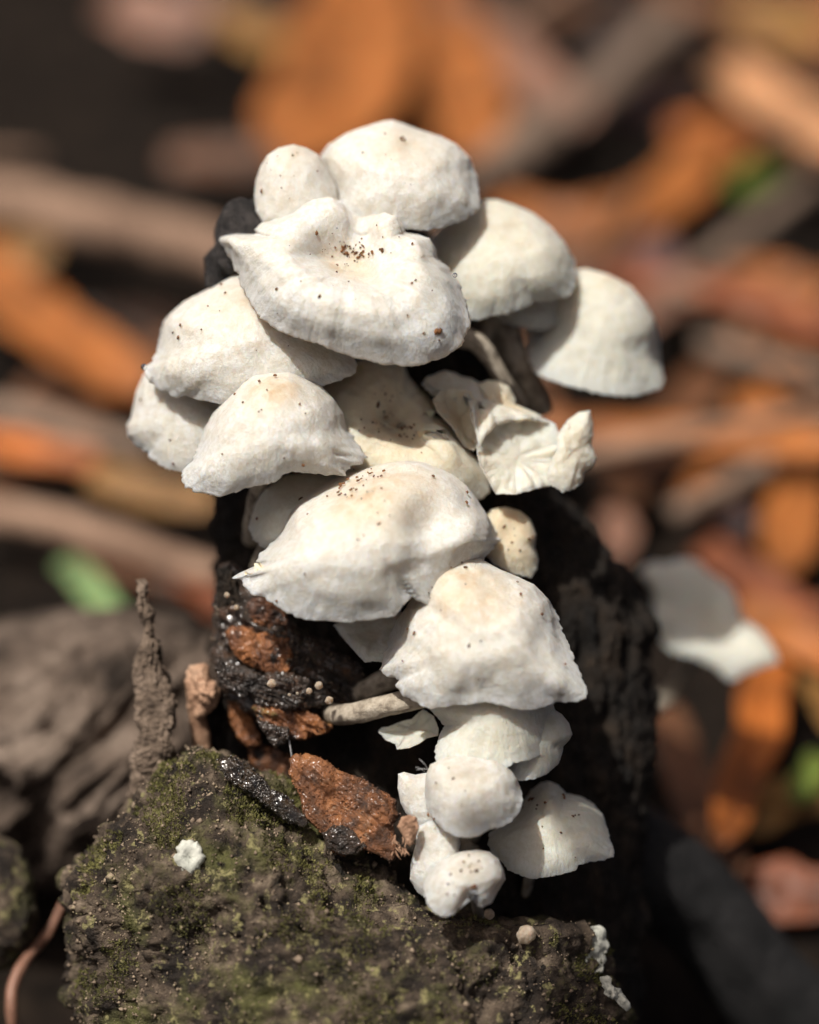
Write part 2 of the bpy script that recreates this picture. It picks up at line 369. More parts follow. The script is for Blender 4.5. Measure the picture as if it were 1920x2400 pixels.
    if gills:
        cols = np.arange(0, NT, 1); rows = np.arange(int(NS*.16), int(NS*.985), 3)
        fd = sstep(.1, .3, ss)*(1-sstep(.86, .985, ss))
        deep = np.where((np.arange(NT) % 4) < 2, 1., .12)[None, :]*span*.035*fd
        Pg = Pi-Nn*(1.0+deep)[..., None]
        mesh('gills', toW(Pg[rows], d).reshape(-1, 3), grid_faces(len(rows), NT, flip=fl), M['gill'], root, base)
    # specks of debris
    pts = [tuple(x) for x in speck_at]
    if specks:
        ip = np.array([c[0], c[1]]) if center is None else np.array(center)
        ap = Pm[0, 0, :2]
        for k in range(specks):
            if random.random() < apex_specks: p0 = ap+RNG.normal(0, span*.07, 2)
            else: p0 = c+RNG.normal(0, span*.2, 2)
            pts.append((p0[0], p0[1], random.uniform(.9, 1.9) if random.random() < .85 else random.uniform(2, 3.2)))
    if pts:
        SV = []; SF = []
        fv = Pm.reshape(-1, 3); fn = Nn.reshape(-1, 3)
        vis = fn[:, 2] > .05
        fv = fv[vis]; fn = fn[vis]
        for (x, y, r_) in pts:
            dd = (fv[:, 0]-x)**2+(fv[:, 1]-y)**2
            if dd.min() > 300: continue
            near = np.where(dd < dd.min()+60)[0]; i = near[np.argmax(fv[near, 2])]
            p = fv[i].copy(); p[0], p[1] = (x, y) if dd.min() < 100 else (p[0], p[1]); nn = fn[i]
            a = np.cross(nn, [0, 0, 1.])+RNG.normal(0, .3, 3); a -= nn*(a@nn); a /= np.linalg.norm(a)+1e-9; b_2 = np.cross(nn, a)
            el = random.uniform(.8, 2.2); k0 = len(SV)*1
            m_ = 6
            for lay, hz, sc_ in ((0, -.8, 1.), (1, .7, .75)):
                for j in range(m_):
                    an = j/m_*2*np.pi; rj = r_*sc_*random.uniform(.7, 1.2)
                    SV.append(p+a*np.cos(an)*rj*el+b_2*np.sin(an)*rj+nn*hz*min(r_, 2.2))
            for j in range(m_): SF.append((k0+j, k0+(j+1) % m_, k0+m_+(j+1) % m_)); SF.append((k0+j, k0+m_+(j+1) % m_, k0+m_+j))
            for j in range(1, m_-1): SF.append((k0+m_, k0+m_+j, k0+m_+j+1))
        if SV: tag(mesh('specks', toW(np.array(SV), d), None, M['speck'], root, base, smooth=False, tris=SF), kind='stuff')
    return Pm
def tube_pts(path, rad, nseg=40, nr=14, nz=.12, seed=0, freq=8):
    """world points path (n,3), radii in m"""
    path = np.array([list(p) for p in path], float); rad = np.array(rad, float)
    k = np.linspace(0, 1, len(path)); u = np.linspace(0, 1, nseg)
    def cr(a):
        out = []
        for x in u*(len(a)-1):
            i = min(int(x), len(a)-2); f = x-i
            p0 = a[max(i-1, 0)]; p1 = a[i]; p2 = a[i+1]; p3 = a[min(i+2, len(a)-1)]
            out.append(.5*((2*p1)+(-p0+p2)*f+(2*p0-5*p1+4*p2-p3)*f*f+(-p0+3*p1-3*p2+p3)*f**3))
        return np.array(out)
    C = cr(path); r = np.interp(u, k, rad)
    T = np.gradient(C, axis=0); T /= np.linalg.norm(T, axis=1, keepdims=True)
    ref = np.array([.31, .52, .79]); a = np.cross(T, ref); a /= np.linalg.norm(a, axis=1, keepdims=True); b = np.cross(T, a)
    ph = np.arange(nr)/nr*2*np.pi
    ring = np.cos(ph)[None, :, None]*a[:, None]+np.sin(ph)[None, :, None]*b[:, None]
    L = np.linalg.norm(np.diff(C, axis=0), axis=1).sum()
    qq = np.stack([np.cos(ph)[None, :].repeat(nseg, 0)*1.3, np.sin(ph)[None, :].repeat(nseg, 0)*1.3, (u*freq)[:, None].repeat(nr, 1)], -1)
    r2 = r[:, None]*(1+nz*fbm(qq+seed, 3))
    return C[:, None]+ring*r2[..., None]
def tube(name, path, rad, mat, parent=None, base=None, **kw):
    P = tube_pts(path, rad, **kw); ns, nr = P.shape[:2]
    V = np.concatenate([P.reshape(-1, 3), P[0].mean(0)[None], P[-1].mean(0)[None]])
    tr = [(ns*nr, (i+1) % nr, i) for i in range(nr)]+[(ns*nr+1, (ns-1)*nr+i, (ns-1)*nr+(i+1) % nr) for i in range(nr)]
    return mesh(name, V, grid_faces(ns, nr, flip=False), M[mat] if isinstance(mat, str) else mat, parent, base, tris=tr)
def lump(name, outline, d, depth, mat, parent=None, base='auto', nz=(.05, 5.), ridge=None, NT=120, NP=60, flat=1., tilt=(0, 0), bumps=(), seed=None, center=None, z0=0, smooth=True):
    """closed irregular solid; depth = half thickness in px"""
    sd = (abs(hash(name)) % 97 if False else len(bpy.data.objects))*1.31 if seed is None else seed
    ph = np.linspace(.02, np.pi-.02, NP); th = np.arange(NT)/NT*2*np.pi
    pp, tt = np.meshgrid(ph, th, indexing='ij')
    P = np.stack([np.sin(pp)*np.cos(tt), np.sin(pp)*np.sin(tt), np.sign(np.cos(pp))*np.abs(np.cos(pp))**flat], -1)
    zz = P[..., 2].copy()
    Pm = fit_outline(P, outline, center); out = np.array(outline); span = np.ptp(out, axis=0).max()
    c = centroid(outline)
    Pm[..., 2] = zz*depth+(Pm[..., 0]-c[0])*tilt[0]+(Pm[..., 1]-c[1])*tilt[1]+z0
    Nn = gnormals(Pm)
    if (Nn[..., 2]*zz).sum() < 0: Nn = -Nn
    q = Pm/span
    dv = fbm(q*nz[1]+sd, 5, .55)*nz[0]*span
    if ridge:
        a, fr, am = ridge; ca, sa = math.cos(a), math.sin(a)
        u = q[..., 0]*ca+q[..., 1]*sa; v = -q[..., 0]*sa+q[..., 1]*ca
        dv += (1-2*np.abs(fbm(np.stack([u*1.5, v*fr, q[..., 2]*fr*.5], -1)+sd, 4)))*am*span
    for (bx, by, br, ba) in bumps:
        dv += np.exp(-((Pm[..., 0]-bx)**2+(Pm[..., 1]-by)**2)/(br*br))*ba*(Nn[..., 2] > 0)
    Pm = Pm+Nn*dv[..., None]*np.clip(.25+np.abs(Nn[..., 2:3]), 0, 1)
    V = toW(Pm, d)
    if base is not None and isinstance(base, str): base = V.reshape(-1, 3)[np.argmin(V.reshape(-1, 3)[:, 2])]
    return mesh(name, V, grid_faces(NP, NT, flip=(np.cross(Pm[NP//2, 1]-Pm[NP//2, 0], Pm[NP//2+1, 0]-Pm[NP//2, 0])@Nn[NP//2, 0]) < 0), M[mat], parent, base, smooth=smooth), Pm, Nn
def beads(parent, base, Pm, Nn, d, n, rr, mat, name, box=None, zmin=.1, squash=1.):
    ok = Nn[..., 2] > zmin
    if box: ok &= (Pm[..., 0] > box[0]) & (Pm[..., 0] < box[2]) & (Pm[..., 1] > box[1]) & (Pm[..., 1] < box[3])
    pv = Pm[ok]; pn = Nn[ok]; sel = RNG.integers(0, len(pv), n)
    # rough little pebbles from a subdivided octahedron
    o_ = np.array([(1, 0, 0), (-1, 0, 0), (0, 1, 0), (0, -1, 0), (0, 0, 1), (0, 0, -1)], float)
    e_ = [(0, 2), (2, 1), (1, 3), (3, 0), (0, 4), (2, 4), (1, 4), (3, 4), (0, 5), (2, 5), (1, 5), (3, 5)]
    mids = np.array([o_[a]+o_[b] for a, b in e_]); mids /= np.linalg.norm(mids, axis=1, keepdims=True); vs = np.concatenate([o_, mids])
    mi = {frozenset(e): 6+i for i, e in enumerate(e_)}; fs = []
    for a, b, c in [(0, 2, 4), (2, 1, 4), (1, 3, 4), (3, 0, 4), (2, 0, 5), (1, 2, 5), (3, 1, 5), (0, 3, 5)]:
        x, y, z = mi[frozenset((a, b))], mi[frozenset((b, c))], mi[frozenset((c, a))]; fs += [(a, x, z), (x, b, y), (z, y, c), (x, y, z)]
    fs = np.array(fs); r = np.exp(RNG.uniform(math.log(rr[0]), math.log(rr[1]), n))
    cen = pv[sel]+pn[sel]*(r*.2)[:, None]+RNG.normal(0, 1.5, (n, 3))
    V = cen[:, None]+vs[None]*r[:, None, None]*RNG.uniform(.75, 1.2, (n, 1, 3))*(1+RNG.normal(0, .12 if squash < 1 else .03, (n, 18, 1)))
    T = fs[None]+np.arange(n)[:, None, None]*18
    return tag(mesh(name, toW(V.reshape(-1, 3), d), None, M[mat], parent, base, tris=T.reshape(-1, 3)), kind='stuff')
def loft(name, rows, mat, parent=None, base=None, NR=160, NC=160, nz=(8, 60.), fibre=(0, 0, 0), edge=(0, 0), sq=1.0, seed=0., fine=(0, 1)):
    """solid from rows (py, x left, x right, depth centre mm, depth half mm); noise in px"""
    rows = np.array(rows, float); k = np.linspace(0, 1, len(rows))
    # spacing by py
    cum = np.concatenate([[0], np.cumsum(np.abs(np.diff(rows[:, 0]))+1)]); cum /= cum[-1]
    u = np.linspace(0, 1, NR); rw = np.stack([np.interp(u, cum, rows[:, i]) for i in range(5)], 1)
    en = fbm(np.stack([rw[:, 0]/edge[1] if edge[1] else rw[:, 0]*0, rw[:, 0]*0+seed, rw[:, 0]*0], -1), 4)*edge[0] if edge[0] else 0
    en2 = fbm(np.stack([rw[:, 0]/edge[1] if edge[1] else rw[:, 0]*0, rw[:, 0]*0+seed+31, rw[:, 0]*0], -1), 4)*edge[0] if edge[0] else 0
    rw[:, 1] += en; rw[:, 2] += en2
    ph = np.arange(NC)/NC*2*np.pi; cs = np.cos(ph); sn = np.sin(ph)
    cs = np.sign(cs)*np.abs(cs)**sq; sn2 = np.sign(sn)*np.abs(sn)**sq
    X = (rw[:, 1]+rw[:, 2])[:, None]/2+(rw[:, 2]-rw[:, 1])[:, None]/2*cs[None]
    Y = rw[:, 0][:, None]+0*X
    Zp = (-rw[:, 3][:, None]+rw[:, 4][:, None]*sn2[None])/(PXM*1e3)
    P = np.stack([X, Y, Zp], -1); Nn = gnormals(P)
    if (Nn[..., 2]*sn[None]).sum() < 0: Nn = -Nn
    dv = fbm(P/nz[1]+seed, 5, .55)*nz[0]
    if fibre[0]: dv += (1-2*np.abs(fbm(P*np.array([1/fibre[1], 1/fibre[2], 1/fibre[1]])+seed+5, 4, .6)))*fibre[0]
    if fine[0]: dv += fbm(P/fine[1]+seed, 3, .6)*fine[0]
    P = P+Nn*dv[..., None]
    V = toW(P, 0.); fl = [grid_faces(NR, NC)]
    VV = V.reshape(-1, 3); tops = V[0].mean(0)[None]; bots = V[-1].mean(0)[None]; n0 = NR*NC
    VV = np.concatenate([VV, tops, bots]); tr = [(n0, (i+1) % NC, i) for i in range(NC)]+[(n0+1, (NR-1)*NC+i, (NR-1)*NC+(i+1) % NC) for i in range(NC)]
    o = mesh(name, VV, fl[0], M[mat], parent, base, tris=tr)
    return o, P, Nn

# ------------------------------------------------------------------ ground
gx = np.sign(np.linspace(-1, 1, 181))*np.abs(np.linspace(-1, 1, 181))**5*40+np.linspace(-1, 1, 181)*.6
gy = np.sign(np.linspace(-1, 1, 181))*np.abs(np.linspace(-1, 1, 181))**5*40+np.linspace(-1, 1, 181)*.6+.35
GX, GY = np.meshgrid(gx, gy); gp = np.stack([GX, GY, 0*GX], -1)
gz = fbm(gp*22, 4)*.0035-.002
gp[..., 2] = gz
ground = mesh('ground', gp, grid_faces(181, 181, wrap=False), M['soil']); tag(ground, kind='structure')

# ------------------------------------------------------------------ dead wood
sroot = empty('dead_stump', W(900, 3250, 24), 'dark wet rotting stump carrying the white mushrooms', 'stump')
sb = sroot.location
SD = 26
trunk, SP, SN = loft('trunk', [(500, 560, 900, SD, 6), (520, 545, 960, SD, 8), (560, 530, 1000, SD, 10), (620, 515, 1040, SD, 12), (700, 500, 1075, SD, 13), (800, 500, 1120, SD, 13), (950, 506, 1200, SD, 13), (1150, 506, 1310, SD, 13),
    (1300, 508, 1420, SD, 14), (1400, 510, 1500, SD, 14), (1500, 508, 1528, SD, 15), (1700, 505, 1535, SD, 16), (1850, 500, 1520, SD, 17), (2000, 480, 1500, SD, 18), (2400, 480, 1490, SD, 20), (2900, 470, 1510, SD, 22), (3500, 440, 1560, SD, 24)],
    'wood', sroot, sb, NR=360, NC=240, nz=(16, 90.), fibre=(16, 34., 210.), edge=(9, 40.), fine=(4, 14.), seed=3.)
# stepped charred block at the top of the stump
def spart(name, mat, z, pts, d, depth, **kw):
    return lump(name, Z(*z, pts), d, depth, mat, sroot, sb, **kw)
spart('broken_top', 'char', Z1, [(445, 790), (442, 700), (470, 650), (490, 620), (495, 540), (520, 500), (535, 450), (560, 420), (620, 422), (680, 430), (760, 520), (760, 700), (640, 820), (500, 815)], 9., 80, nz=(.07, 5.), ridge=(.1, 4., .10), flat=.5, NT=40, NP=22, smooth=False)
# rotten orange and dark chunks on the front face
_, FP, FN = spart('rotten_face', 'rotdark', Z4, [(600, 60), (680, 40), (760, 120), (860, 250), (1000, 380), (1150, 470), (1350, 600), (1450, 720), (1300, 820), (1180, 860), (1050, 900), (900, 900), (800, 860), (720, 800), (640, 760), (590, 690), (575, 560), (580, 400), (590, 220)], 9., 95, nz=(.045, 8.), ridge=(.5, 12., .045), NT=260, NP=140, flat=.7)
def chunk(pts, d, depth, mat='rot', ridge=(.3, 24., .05), nz=(.05, 7.), name='rotten_chunk', **kw): return spart(name, mat, Z4, pts, d+depth*.028, depth*.55, nz=nz, ridge=(ridge[0], ridge[1]*1.7, ridge[2]), NT=150, NP=80, flat=.6, **kw)
chunk([(760, 240), (830, 225), (900, 270), (960, 320), (1010, 400), (1000, 450), (880, 440), (780, 420), (740, 380), (750, 300)], 4., 55, ridge=(.15, 20., .06))
chunk([(640, 420), (670, 385), (740, 380), (800, 420), (900, 425), (985, 450), (1008, 560), (1012, 610), (960, 662), (870, 650), (800, 610), (740, 590), (690, 540), (660, 480)], 2.5, 70, nz=(.035, 9.), ridge=(1.2, 10., .02))
chunk([(595, 560), (640, 590), (720, 605), (790, 625), (850, 660), (800, 720), (730, 760), (660, 740), (610, 680), (590, 620)], 2., 60, 'rotdark', nz=(.1, 6.))
chunk([(820, 660), (900, 640), (980, 640), (1060, 660), (1140, 690), (1200, 750), (1180, 810), (1080, 830), (980, 820), (880, 830), (800, 800), (770, 730)], 1.5, 75, 'rotdark', nz=(.11, 6.))
chunk([(790, 820), (850, 800), (980, 830), (1080, 850), (1150, 890), (1218, 930), (1190, 955), (1100, 980), (1010, 990), (960, 985), (880, 950), (820, 900)], 2., 65, ridge=(.7, 9., .06))
chunk([(800, 890), (860, 900), (920, 930), (980, 930), (988, 1000), (945, 1020), (915, 1040), (885, 1010), (850, 960)], 0., 40, 'rotdark', nz=(.09, 5.), name='wet_tip')
chunk([(1120, 470), (1250, 560), (1380, 620), (1420, 690), (1380, 760), (1280, 770), (1200, 740), (1140, 640)], 7., 45, 'rotdark', nz=(.1, 6.))
chunk([(600, 80), (660, 60), (700, 130), (720, 250), (700, 360), (640, 400), (605, 360), (595, 240)], 5., 55, 'wood', ridge=(1.5, 9., .05))
chunk([(650, 780), (700, 800), (800, 900), (830, 1000), (790, 1060), (720, 990), (670, 900)], 10., 40, ridge=(1.0, 9., .06))
chunk([(560, 690), (620, 740), (650, 900), (640, 1050), (580, 1080), (540, 980), (540, 800)], 14., 50, 'wood', ridge=(1.5, 9., .05))
chunk([(760, 980), (900, 1050), (1000, 1100), (1060, 1200), (1000, 1260), (880, 1200), (780, 1120)], 12., 50, 'rot', ridge=(.8, 9., .06))
chunk([(1050, 990), (1250, 960), (1400, 1000), (1480, 1100), (1400, 1180), (1200, 1120), (1080, 1060)], 14., 60, 'flake', ridge=(.8, 9., .06))
beads(sroot, sb, FP, FN, 9., 900, (1.2, 5), 'rotdark', 'dark_crumbs', squash=.5)
beads(sroot, sb, FP, FN, 8.5, 260, (1., 3), 'grain', 'pale_crumbs', squash=.5)
beads(sroot, sb, FP, FN, 8.5, 220, (1.4, 4.5), 'bead', 'wet_beads', box=(480, 1560, 900, 1760))
# stump ridge running down on the right side and moss-green streaks
lichen_bits = [(Z3, 1680, 780, 20), (Z5, 1540, 1140, 10)]

# brown bark flake and wet strip lying against the stump
bfr = empty('bark_flake', W(900, 2010, -2), 'rusty brown curled bark flake leaning against the stump above the moss', 'bark flake')
_, FP, FN = lump('plate', Z(*Z4, [(985, 1105), (1040, 1085), (1075, 1065), (1150, 1090), (1230, 1140), (1330, 1200), (1430, 1240), (1520, 1290), (1560, 1330), (1560, 1400), (1540, 1480), (1550, 1560), (1560, 1620), (1540, 1650), (1450, 1600), (1390, 1580), (1330, 1610), (1250, 1610), (1200, 1580), (1170, 1500), (1110, 1450), (1060, 1390), (1040, 1310), (1000, 1240), (990, 1160)]), -3., 28, 'flake', bfr, bfr.location, nz=(.035, 7.), NT=260, NP=120, flat=.6, ridge=(.75, 9., .03), bumps=[(250+1200*.43478, 1300+1330*.43478, 45, -28), (250+1450*.43478, 1300+1420*.43478, 60, 16)], tilt=(0, .15))
beads(bfr, bfr.location, FP, FN, -3., 700, (.8, 3), 'flake', 'crumbs', squash=.5)
bsr = empty('bark_strip', W(700, 1935, -3), 'glossy wet black bark strip lying along the edge of the mossy bark', 'bark strip')
_, FP, FN = lump('strip', Z(*Z4, [(600, 1100), (650, 1090), (720, 1100), (780, 1150), (830, 1200), (880, 1270), (950, 1290), (1000, 1340), (1050, 1400), (1080, 1440), (1060, 1465), (990, 1455), (920, 1410), (860, 1360), (800, 1300), (740, 1270), (690, 1240), (650, 1200), (620, 1150)]), -3.5, 30, 'wet', bsr, bsr.location, nz=(.035, 7.), NT=200, NP=80, ridge=(.8, 8., .035), tilt=(0, .1))
beads(bsr, bsr.location, FP, FN, -3.5, 260, (1.5, 5), 'bead', 'wet_beads')
beads(bsr, bsr.location, FP, FN, -3.5, 300, (1, 3.4), 'rotdark', 'crumbs', squash=.5, box=(500, 1760, 640, 1860))
o, _, _ = lump('bark_scrap', Z(*Z4, [(1160, 1500), (1230, 1450), (1330, 1480), (1400, 1570), (1350, 1620), (1250, 1610), (1190, 1580)]), -5., 20, 'rotdark', nz=(.06, 6.))
tag(o, 'small dark wet scrap under the rusty bark flake', 'bark scrap')

# mossy bark mound in front
mroot = empty('mossy_bark', W(800, 3350, 8), 'mossy olive brown bark mound at the foot of the stump', 'bark')
mb = mroot.location
crust, MP, MN = loft('crust', [(1762, 490, 530, 7, 3), (1785, 440, 580, 7, 5), (1830, 350, 640, 7, 8), (1880, 300, 715, 7, 11), (1930, 255, 770, 7, 13), (1990, 205, 830, 7, 15), (2060, 165, 910, 7, 17), (2120, 150, 1010, 7, 18), (2165, 150, 1180, 7, 19), (2195, 160, 1385, 7, 19.5),
    (2260, 175, 1420, 7, 21), (2330, 168, 1445, 7, 22), (2420, 180, 1480, 7, 24), (2800, 150, 1520, 5, 26), (3500, 60, 1600, 3, 30)],
    'bark', mroot, mb, NR=330, NC=300, nz=(32, 120.), edge=(18, 50.), fine=(8, 20.), fibre=(13, 52., 52.), seed=9.)
# crumbs and moss tufts on the crust: too many to count
fr = (MN[..., 2] > .1) & (MP[..., 1] < 2560)
pv = MP[fr]; pn = MN[fr]
sel = RNG.integers(0, len(pv), 6000); V = []; T = []
oct_ = np.array([(1, 0, 0), (-1, 0, 0), (0, 1, 0), (0, -1, 0), (0, 0, 1), (0, 0, -1)], float)
of = np.array([(0, 2, 4), (2, 1, 4), (1, 3, 4), (3, 0, 4), (2, 0, 5), (1, 2, 5), (3, 1, 5), (0, 3, 5)])
cen = pv[sel]+RNG.normal(0, 3, (len(sel), 3)); rad_ = np.exp(RNG.normal(.8, .5, len(sel)))
vv = cen[:, None]+(oct_[None]*RNG.uniform(.6, 1.3, (len(sel), 6, 1))+RNG.normal(0, .2, (len(sel), 6, 3)))*rad_[:, None, None]
tt = of[None]+np.arange(len(sel))[:, None, None]*6
tag(mesh('crumbs', toW(vv.reshape(-1, 3), 0.), None, M['grain'], mroot, mb, smooth=True, tris=tt.reshape(-1, 3)), kind='stuff')
mask = fbm(pv/95.+40, 3)
gc = np.exp(-((pv[:, 0]-600)**2+(pv[:, 1]-1900)**2)/(150**2))*.5+np.exp(-((pv[:, 0]-830)**2+(pv[:, 1]-2380)**2)/(130**2))*.7+np.exp(-((pv[:, 0]-690)**2+(pv[:, 1]-2160)**2)/(170**2))*.45
cand = np.where(mask+gc > .42)[0]
sel = cand[RNG.integers(0, len(cand), 22000)]
p0 = pv[sel]+RNG.normal(0, 3, (len(sel), 3)); n0 = pn[sel]+RNG.normal(0, .55, (len(sel), 3)); n0[:, 1] -= .3; n0 /= np.linalg.norm(n0, axis=1, keepdims=True)
a0 = np.cross(n0, RNG.normal(0, 1, (len(sel), 3))); a0 /= np.linalg.norm(a0, axis=1, keepdims=True)
ln_ = RNG.uniform(4, 12, len(sel))[:, None]; wd = RNG.uniform(.8, 1.8, len(sel))[:, None]
vv = np.stack([p0-a0*wd, p0+a0*wd, p0+n0*ln_*.6+a0*wd*.6+RNG.normal(0, .8, p0.shape), p0+n0*ln_+RNG.normal(0, 1.5, p0.shape)], 1)
k4 = np.arange(len(sel))[:, None]*4
tt = np.concatenate([k4+np.array([[0, 1, 2]]), k4+np.array([[0, 2, 3]])], 0)
tag(mesh('moss', toW(vv.reshape(-1, 3), 0.), None, M['moss'], mroot, mb, smooth=False, tris=tt), kind='stuff')

# upright flaky bark splinter on the left
o, SPK, _ = loft('bark_splinter', [(1358, 322, 334, 6, .5), (1375, 320, 345, 6, .8), (1420, 334, 352, 6, .8), (1470, 348, 366, 6, .8), (1520, 338, 372, 6, .9), (1560, 320, 388, 6, 1.1), (1640, 318, 400, 6, 1.3), (1700, 322, 405, 6, 1.5), (1760, 318, 400, 6, 1.6), (1830, 312, 378, 7, 2), (1900, 300, 380, 9, 3), (1980, 280, 390, 12, 4)],
    'spike', None, W(350, 1980, 9), NR=260, NC=64, nz=(9, 45.), edge=(10, 40.), fine=(4, 9.), fibre=(6, 12., 70.), seed=21., sq=.7)
tag(o, 'thin upright splinter of flaky grey brown bark with a twisted pointed tip', 'splinter')
o, _, _ = loft('bark_splinter', [(1500, 366, 372, 9, .4), (1545, 364, 380, 9, .8), (1600, 372, 398, 9, 1), (1680, 376, 406, 9, 1), (1760, 372, 398, 9, 1), (1830, 360, 392, 10, 1.5), (1930, 350, 390, 12, 2)],
    'wood', None, W(375, 1930, 11), NR=120, NC=36, nz=(4, 24.), edge=(7, 14.), fine=(2, 8.), seed=27.)
tag(o, 'dark inner bark splinter standing right behind the flaky pointed splinter', 'splinter')
# curled dry leaf scrap
lr = empty('leaf_scrap', W(475, 1790, 12), 'crumpled dry tan leaf scrap stuck between bark splinter and stump', 'leaf scrap')
lump('blade', Z(*Z4, [(435, 640), (455, 595), (500, 590), (545, 600), (550, 660), (560, 690), (590, 690), (600, 730), (590, 790), (560, 840), (520, 870), (480, 860), (450, 800), (440, 720)]), 9., 30, 'dry', lr, lr.location, nz=(.07, 3.), ridge=(1.3, 3., .09))
lump('fold', Z(*Z4, [(490, 690), (530, 670), (545, 700), (585, 695), (590, 760), (550, 810), (500, 790)]), 7., 16, 'dry', lr, lr.location, nz=(.10, 3.), ridge=(.6, 3., .08))
tube('stalk', W([455, 470, 480], [1650, 1720, 1800], [9.5, 11, 13]), [.0010, .0012, .0012], 'dry', lr, lr.location)

# weathered log behind left, stone, root, little twig
o, _, _ = lump('weathered_log', [(-160, 1500), (0, 1470), (150, 1440), (300, 1432), (420, 1460), (520, 1520), (600, 1650), (600, 1800), (520, 1960), (380, 2030), (250, 2060), (120, 2080), (-40, 2040), (-170, 2050)], 68., 560, 'log', nz=(.04, 5.), ridge=(-.75, 10., .06), NT=300, NP=160, bumps=[(130, 1720, 60, -70), (90, 1900, 50, -50), (280, 1720, 40, -30)])
tag(o, 'weathered grey brown log with diagonal furrows behind the bark splinter', 'log')
o, _, _ = lump('mossy_stone', [(-90, 1960), (-10, 1945), (50, 1985), (84, 2060), (88, 2150), (70, 2230), (30, 2275), (-90, 2290)], 22., 120, 'bark', nz=(.06, 4.))
tag(o, 'blurred olive brown lump beside the reddish rootlet', 'stone')
o = tube('rootlet', W([150, 110, 60, 32, 28, 40], [2110, 2190, 2250, 2310, 2380, 2480], [25, 22, 18, 16, 15, 18]), [.0004, .0006, .0007, .0008, .0008, .0008], 'leaf_pink', None, W(40, 2480, 18))
tag(o, 'thin reddish brown rootlet curving down beside the mossy bark', 'rootlet')
o = tube('root', W([1380, 1520, 1640, 1740, 1860, 2050], [1960, 2040, 2130, 2260, 2390, 2560], [34, 38, 42, 46, 50, 56]), [.009, .008, .0072, .0072, .0075, .008], 'root', None, W(1860, 2430, 48), nseg=80, nr=32, nz=.16, freq=2.6)
tag(o, 'dark grey root running from the stump down over orange leaves', 'root')

# ------------------------------------------------------------------ mushrooms
GRP = 'white mushrooms growing on the stump'
def mush(label, base):
    b = W(*base); return empty('mushroom', b, label, 'mushroom', GRP)
def stem(root, pts, r, mat='stem', **kw):
    """pts: (px,py,d); radii px"""
    a = np.array(pts, float)
    tube('stem', W(a[:, 0], a[:, 1], a[:, 2]), np.array(r)*PXM, mat, root, root.location, **kw)
def simple(label, z, pts, base, spine, r=(14, 12, 14), stem_mat='stem', **kw):
    rt = mush(label, base); P = cap(rt, rt.location, Z(*z, pts), **kw)
    stem(rt, spine+[base], r, stem_mat)
    return rt
zp = lambda z, x, y: (z[0][0]+x*z[1], z[0][1]+y*z[1])
sk_ = lambda z, l: [(*zp(z, x, y), r) for x, y, r in l]

simple('smooth domed mushroom on top with faint tan centre and dark speck', Z1,
    [(955, 225), (1000, 165), (1080, 115), (1200, 75), (1250, 62), (1285, 58), (1335, 75), (1400, 100), (1500, 130), (1570, 165), (1630, 225), (1665, 310), (1675, 400), (1680, 460), (1640, 490), (1590, 520), (1500, 545), (1420, 555), (1350, 548), (1250, 545), (1150, 525), (1060, 470), (1010, 370), (970, 290)],
    (880, 640, 16), [(940, 420, 4), (930, 520, 8)], shape='round', n=(.05, .68, .73), H=.8, d=7., mat='white', folds=(14, .02), wave=(5, .02), specks=5, speck_at=sk_(Z1, [(1325, 142, 4.5), (1340, 148, 3), (1150, 205, 2), (1250, 120, 2)]))
simple('small egg shaped mushroom cap beside the black broken wood', Z1,
    [(662, 400), (670, 330), (690, 270), (720, 220), (770, 185), (840, 168), (900, 185), (950, 215), (1000, 290), (1035, 360), (1045, 430), (1020, 490), (950, 530), (850, 545), (760, 540), (700, 520), (670, 470)],
    (760, 640, 16), [(700, 440, 4), (720, 540, 9)], shape='egg', n=(-.05, .8, .6), H=1.3, d=5., mat='white', folds=(5, .01), wave=(3, .01), jag=.004, specks=16, apex_specks=.2, fine=.6)
CB = (800, 760, 16)
